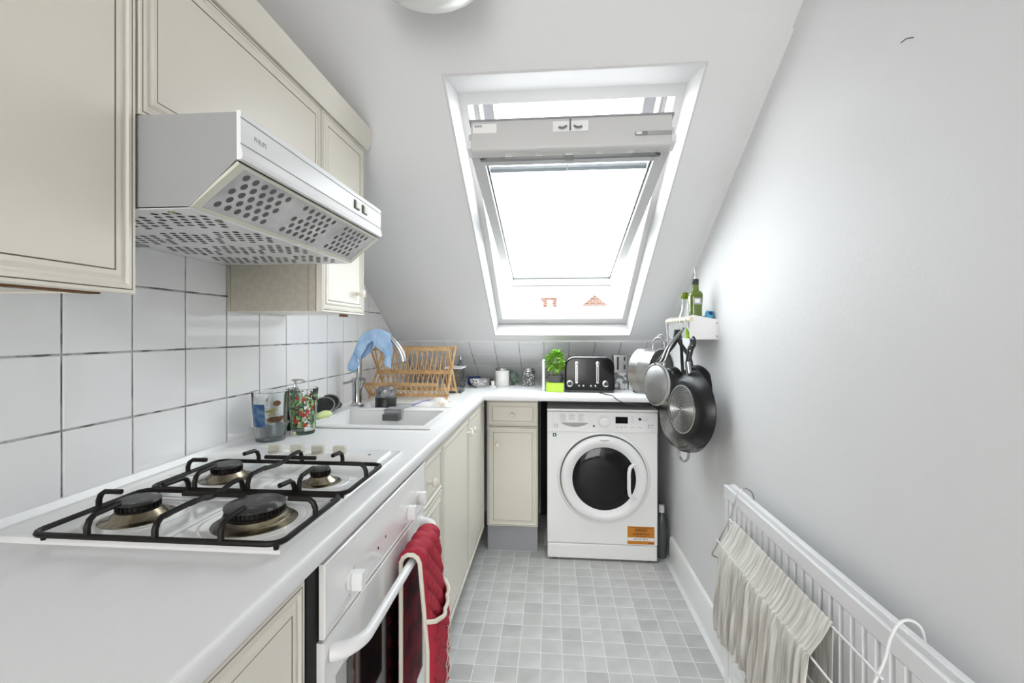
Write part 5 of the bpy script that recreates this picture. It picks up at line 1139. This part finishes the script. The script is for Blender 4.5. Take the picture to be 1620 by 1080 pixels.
# frying pan: base turned to the camera
fpn = thing('frying_pan', (0.55, 1.90, 0.79), 'large black frying pan with ringed steel base hanging by its handle', 'frying pan')
pc_ = V((0.520, 1.885, 0.945)); pn_ = V((-0.965, -0.26, 0.03)).normalized()
lathe('pan_body', [(0.0001, 0.0), (0.108, 0.0), (0.122, -0.006), (0.137, -0.024), (0.151, -0.048), (0.154, -0.049), (0.152, -0.045), (0.135, -0.0205), (0.118, -0.0028), (0.0001, -0.003)][::-1] if False else
      [(0.0001, 0.0), (0.106, 0.0), (0.121, -0.005), (0.137, -0.022), (0.1505, -0.046), (0.153, -0.047), (0.1485, -0.047), (0.134, -0.024), (0.118, -0.0085), (0.0001, -0.0045)], pc_, NONSTICK, fpn, axis=pn_, seg=72)
bd_ = lathe('base_disc', [(0.0001, 0.0024), (0.088, 0.0024), (0.094, 0.0012), (0.094, 0.0)], pc_, mat('dark_base', (0.07, 0.07, 0.07), 0.4, metal=0.5), fpn, axis=pn_, seg=64)
lathe('base_rim', [(0.090, 0.0), (0.090, 0.0042), (0.0935, 0.0046), (0.096, 0.0036), (0.096, 0.0)], pc_, STEEL, fpn, axis=pn_, seg=64)
rg = MB()
for k in range(1, 12): r_ = 0.012+k*0.0066; rg.lathe([(r_-0.0012, 0.0022), (r_-0.0007, 0.0035), (r_+0.0007, 0.0035), (r_+0.0012, 0.0022)], pc_, pn_, 48)
rg.lathe([(0.0001, 0.0042), (0.010, 0.0042), (0.011, 0.002)], pc_, pn_, 24)
rg.build('base_rings', STEEL, fpn)
ptop = pc_-pn_*0.030+V((0, 0, 0.145)); ht = V((RXx+0.012, 1.915, 1.270))
hm = curve([ptop, ptop+V((-0.004, 0, 0.022)), ptop+V((-0.006, 0.0, 0.045))], 4); tube('handle_ferrule', hm, 0.011, STEEL, fpn, seg=14)
hd_ = curve([hm[-1]-V((0, 0, 0.004)), hm[-1]+V((0.006, 0.004, 0.015)), hm[-1]+V((0.014, 0.008, 0.050)), ht.lerp(hm[-1], 0.45)+V((0.014, 0, 0)), ht+V((0.004, 0, -0.02)), ht+V((0.0, 0, 0.002))], 5)
tube('handle', hd_, [0.008+0.005*sin(pi*min(1, k/(len(hd_)-1)*1.0)) for k in range(len(hd_))], BLACKP, fpn, seg=14)
rv_ = MB()
for k in (9, 13, 17): rv_.lathe([(0.0001, 0), (0.0025, 0), (0.002, 0.001), (0.0001, 0.0012)], hd_[k]+V((-0.004, -0.0115, 0)), (-0.2, -1, 0), 8)
rv_.build('handle_rivet', STEEL, fpn)
# steel saute pan behind, loop handle at the bottom
spn = thing('saute_pan', (0.55, 1.98, 0.70), 'shiny steel saute pan behind the frying pan, loop handle downward', 'pan')
qc = V((0.535, 2.022, 0.890)); qn = V((-0.93, -0.36, 0.02)).normalized()
lathe('pan_body', [(0.0001, 0.0), (0.120, 0.0), (0.132, -0.005), (0.146, -0.030), (0.150, -0.055), (0.153, -0.056), (0.150, -0.030), (0.134, -0.010), (0.0001, -0.004)], qc, mat('polished_steel_dark', (0.34, 0.34, 0.34), 0.16, metal=1, var=(9, (0.12, 0.12, 0.12), 0.42, 0.58)), spn, axis=qn, seg=64)
hz = V((0.5, -0.75, 0)).normalized()
lo = qc-qn*0.035+V((0, 0, -0.148))
tube('loop_handle', curve([lo-hz*0.026+V((0, 0, 0.004)), lo-hz*0.024+V((0, 0, -0.025)), lo-hz*0.008+V((0, 0, -0.042)), lo+hz*0.008+V((0, 0, -0.042)), lo+hz*0.024+V((0, 0, -0.025)), lo+hz*0.026+V((0, 0, 0.004))], 5), 0.0055, STEEL, spn, seg=10)
tube('handle', curve([qc-qn*0.035+V((0, 0, 0.145)), qc-qn*0.035+V((0, 0.02, 0.22)), (RXx+0.006, 2.035, 1.20), (RXx, 2.040, 1.262)], 5), 0.007, BLACKP, spn, seg=10)
tag(tube('s_hook', curve([(RXx+0.012, 2.04, RZ-0.004), (RXx, 2.04, RZ+0.0125), (RXx-0.012, 2.04, RZ), (RXx-0.008, 2.04, RZ-0.025), (RXx, 2.04, 1.262), (RXx+0.009, 2.04, 1.264)], 5), 0.0018, WHITEMETAL, seg=8), 'white s hook holding the steel saute pan', 'hook', 'white s hooks on the shelf rail')
# third black pan against the wall
tpn = thing('black_pan', (0.60, 2.05, 0.85), 'black pan hanging behind the frying pan, nearest the wall', 'pan')
tc_ = V((0.604, 2.045, 1.000)); tn_ = V((-0.93, -0.36, 0.0)).normalized()
lathe('pan_body', [(0.0001, 0.0), (0.085, 0.0), (0.098, -0.006), (0.108, -0.030), (0.110, -0.030), (0.100, -0.004), (0.085, 0.003), (0.0001, 0.003)], tc_, NONSTICK, tpn, axis=tn_, seg=56)
tube('handle', curve([tc_+V((0, 0, 0.105)), tc_+V((-0.01, 0.01, 0.15)), (RXx+0.016, 2.11, 1.215), (RXx+0.012, 2.11, 1.262)], 5), 0.0085, BLACKP, tpn, seg=12)
tag(tube('s_hook', curve([(RXx+0.012, 2.11, RZ-0.004), (RXx, 2.11, RZ+0.0125), (RXx-0.012, 2.11, RZ), (RXx-0.006, 2.11, RZ-0.025), (RXx+0.008, 2.11, 1.258), (RXx+0.018, 2.11, 1.264)], 5), 0.0018, WHITEMETAL, seg=8), 'white s hook holding the black pan nearest the wall', 'hook', 'white s hooks on the shelf rail')
# sieve in front
sv = thing('sieve', (0.42, 1.80, 0.95), 'round steel sieve with wire handle hanging in front of the saucepans', 'sieve')
vc = V((0.396, 1.800, 1.053)); vn = V((-0.93, -0.36, 0.05)).normalized()
lathe('sieve_bowl', [(0.0001, 0.028), (0.030, 0.024), (0.055, 0.013), (0.072, 0.0), (0.078, -0.010)], vc, mat('sieve_mesh', (0.30, 0.30, 0.30), 0.45, metal=0.7, bump=(700, 0.6, 0.001)), sv, axis=vn, seg=48)
lathe('sieve_rim', [(0.078, -0.012), (0.0815, -0.010), (0.0815, -0.002), (0.076, 0.0), (0.0755, -0.010)], vc, STEEL, sv, axis=vn, seg=48)
vt = vc+V((0, 0, 0.078)); tp_ = V((RXx-0.002, 1.985, 1.262))
side_ = V((0.6, -0.8, 0)).normalized()
for s_ in (-1, 1): tube('handle_wire', curve([vt+side_*0.010*s_-vn*0.004, vt.lerp(tp_, 0.15)+side_*0.009*s_+V((0.012, 0, -0.010)), vt.lerp(tp_, 0.5)+side_*0.007*s_, tp_+side_*0.004*s_, tp_+V((0, 0, 0.008))], 5), 0.0028, STEEL, sv, seg=8)
# steel pot, mouth towards the wall
pt_ = thing('steel_pot', (0.44, 2.15, 0.95), 'large brushed steel pot hanging on its side from the far hook', 'saucepan')
oc = V((0.420, 2.235, 1.070)); on = V((0.72, -0.69, -0.02)).normalized()
lathe('pot_or_reflection_body', [(0.0001, 0.0), (0.098, 0.0), (0.106, 0.006), (0.108, 0.012), (0.108, 0.050), (0.1085, 0.051), (0.108, 0.052), (0.108, 0.112), (0.112, 0.115), (0.110, 0.117), (0.105, 0.114), (0.105, 0.010), (0.0001, 0.004)], oc, STEEL, pt_, axis=on, seg=72)
lathe('pot_interior', [(0.1048, 0.112), (0.1046, 0.011), (0.0001, 0.0055)], oc, mat('pot_inside_dark', (0.05, 0.05, 0.05), 0.35, metal=0.4), pt_, axis=on, seg=56)
ha = oc+on*0.095+V((0, 0, 0.108))
tube('loop_handle', curve([ha+V((-0.02, 0.012, -0.002)), ha+V((-0.016, 0.010, 0.032)), ha+V((0.0, 0.0, 0.050)), ha+V((0.022, -0.012, 0.040)), ha+V((0.028, -0.016, -0.002))], 5), 0.0045, CHROME, pt_, seg=10)
tag(tube('s_hook', curve([ha+V((-0.004, 0.0, 0.040)), ha+V((0.004, 0.0, 0.060)), ha+V((0.020, -0.008, 0.064)), (RXx-0.014, 2.215, 1.222), (RXx-0.016, 2.215, 1.210), (RXx-0.010, 2.215, 1.198)], 5), 0.0018, CHROME, seg=8), 'thin bent wire linking the far hook to the steel pot', 'hook')
# black-handled saucepan between
bk = thing('black_saucepan', (0.49, 2.06, 0.97), 'dark saucepan with black handle hanging between sieve and frying pan', 'saucepan')
kc = V((0.492, 2.030, 1.035)); kn_ = V((-0.93, -0.36, 0.0)).normalized()
lathe('pan_body', [(0.0001, 0.0), (0.056, 0.0), (0.062, -0.003), (0.066, -0.010), (0.067, -0.040), (0.069, -0.041), (0.066, -0.041), (0.063, -0.009), (0.0001, -0.004)], kc, NONSTICK, bk, axis=kn_, seg=48)
k1 = kc+V((-0.012, -0.02, 0.070)); 
tube('handle_ferrule', [k1+V((-0.004, 0, -0.03)), k1+V((-0.002, 0, 0.018))], 0.010, STEEL, bk, seg=12)
tube('handle', curve([k1+V((-0.030, 0, 0.020)), k1+V((-0.006, 0, 0.038)), k1+V((0.020, 0.0, 0.075)), (RXx-0.012, 2.070, 1.21), (RXx, 2.075, 1.262)], 5), [0.004+0.008*min(1, k/5) for k in range(21)], BLACKP, bk, seg=14)

# ------------------------------------------------------------------ ceiling lamp, wall mark
lp = thing('ceiling_light', (-0.305, 1.04, ZC), 'round opal glass ceiling light above the hob', 'ceiling light')
lathe('lamp_rim', [(0.0001, 0), (0.095, 0), (0.095, -0.030), (0.0001, -0.030)], (-0.285, 1.035, ZC), PLASTIC, lp, seg=40)
lathe('lamp_glass', [(0.090, -0.028), (0.120, -0.048), (0.136, -0.070), (0.140, -0.092), (0.132, -0.112), (0.104, -0.132), (0.055, -0.145), (0.0001, -0.149)], (-0.285, 1.035, ZC), LAMPG, lp, seg=56)
tag(tube('wall_scratch', [(XR-0.0012, 0.900, 1.789), (XR-0.0015, 0.915, 1.797), (XR-0.0012, 0.93, 1.798)], 0.0009, BOLT, seg=6), 'tiny dark scratch high on the right wall', 'mark')
cf = thing('wall_chip', (XR, 1.58, 0.145), 'brown chip in the right wall just above the baseboard', 'mark')
mb = MB(); mb.prism([(XR-0.0006, 1.56, 0.145), (XR-0.0006, 1.60, 0.145), (XR-0.0006, 1.595, 0.19), (XR-0.0006, 1.575, 0.205)], (-0.002, 0, 0)); mb.build('chip_patch', CLAYBR, cf, smooth=False)
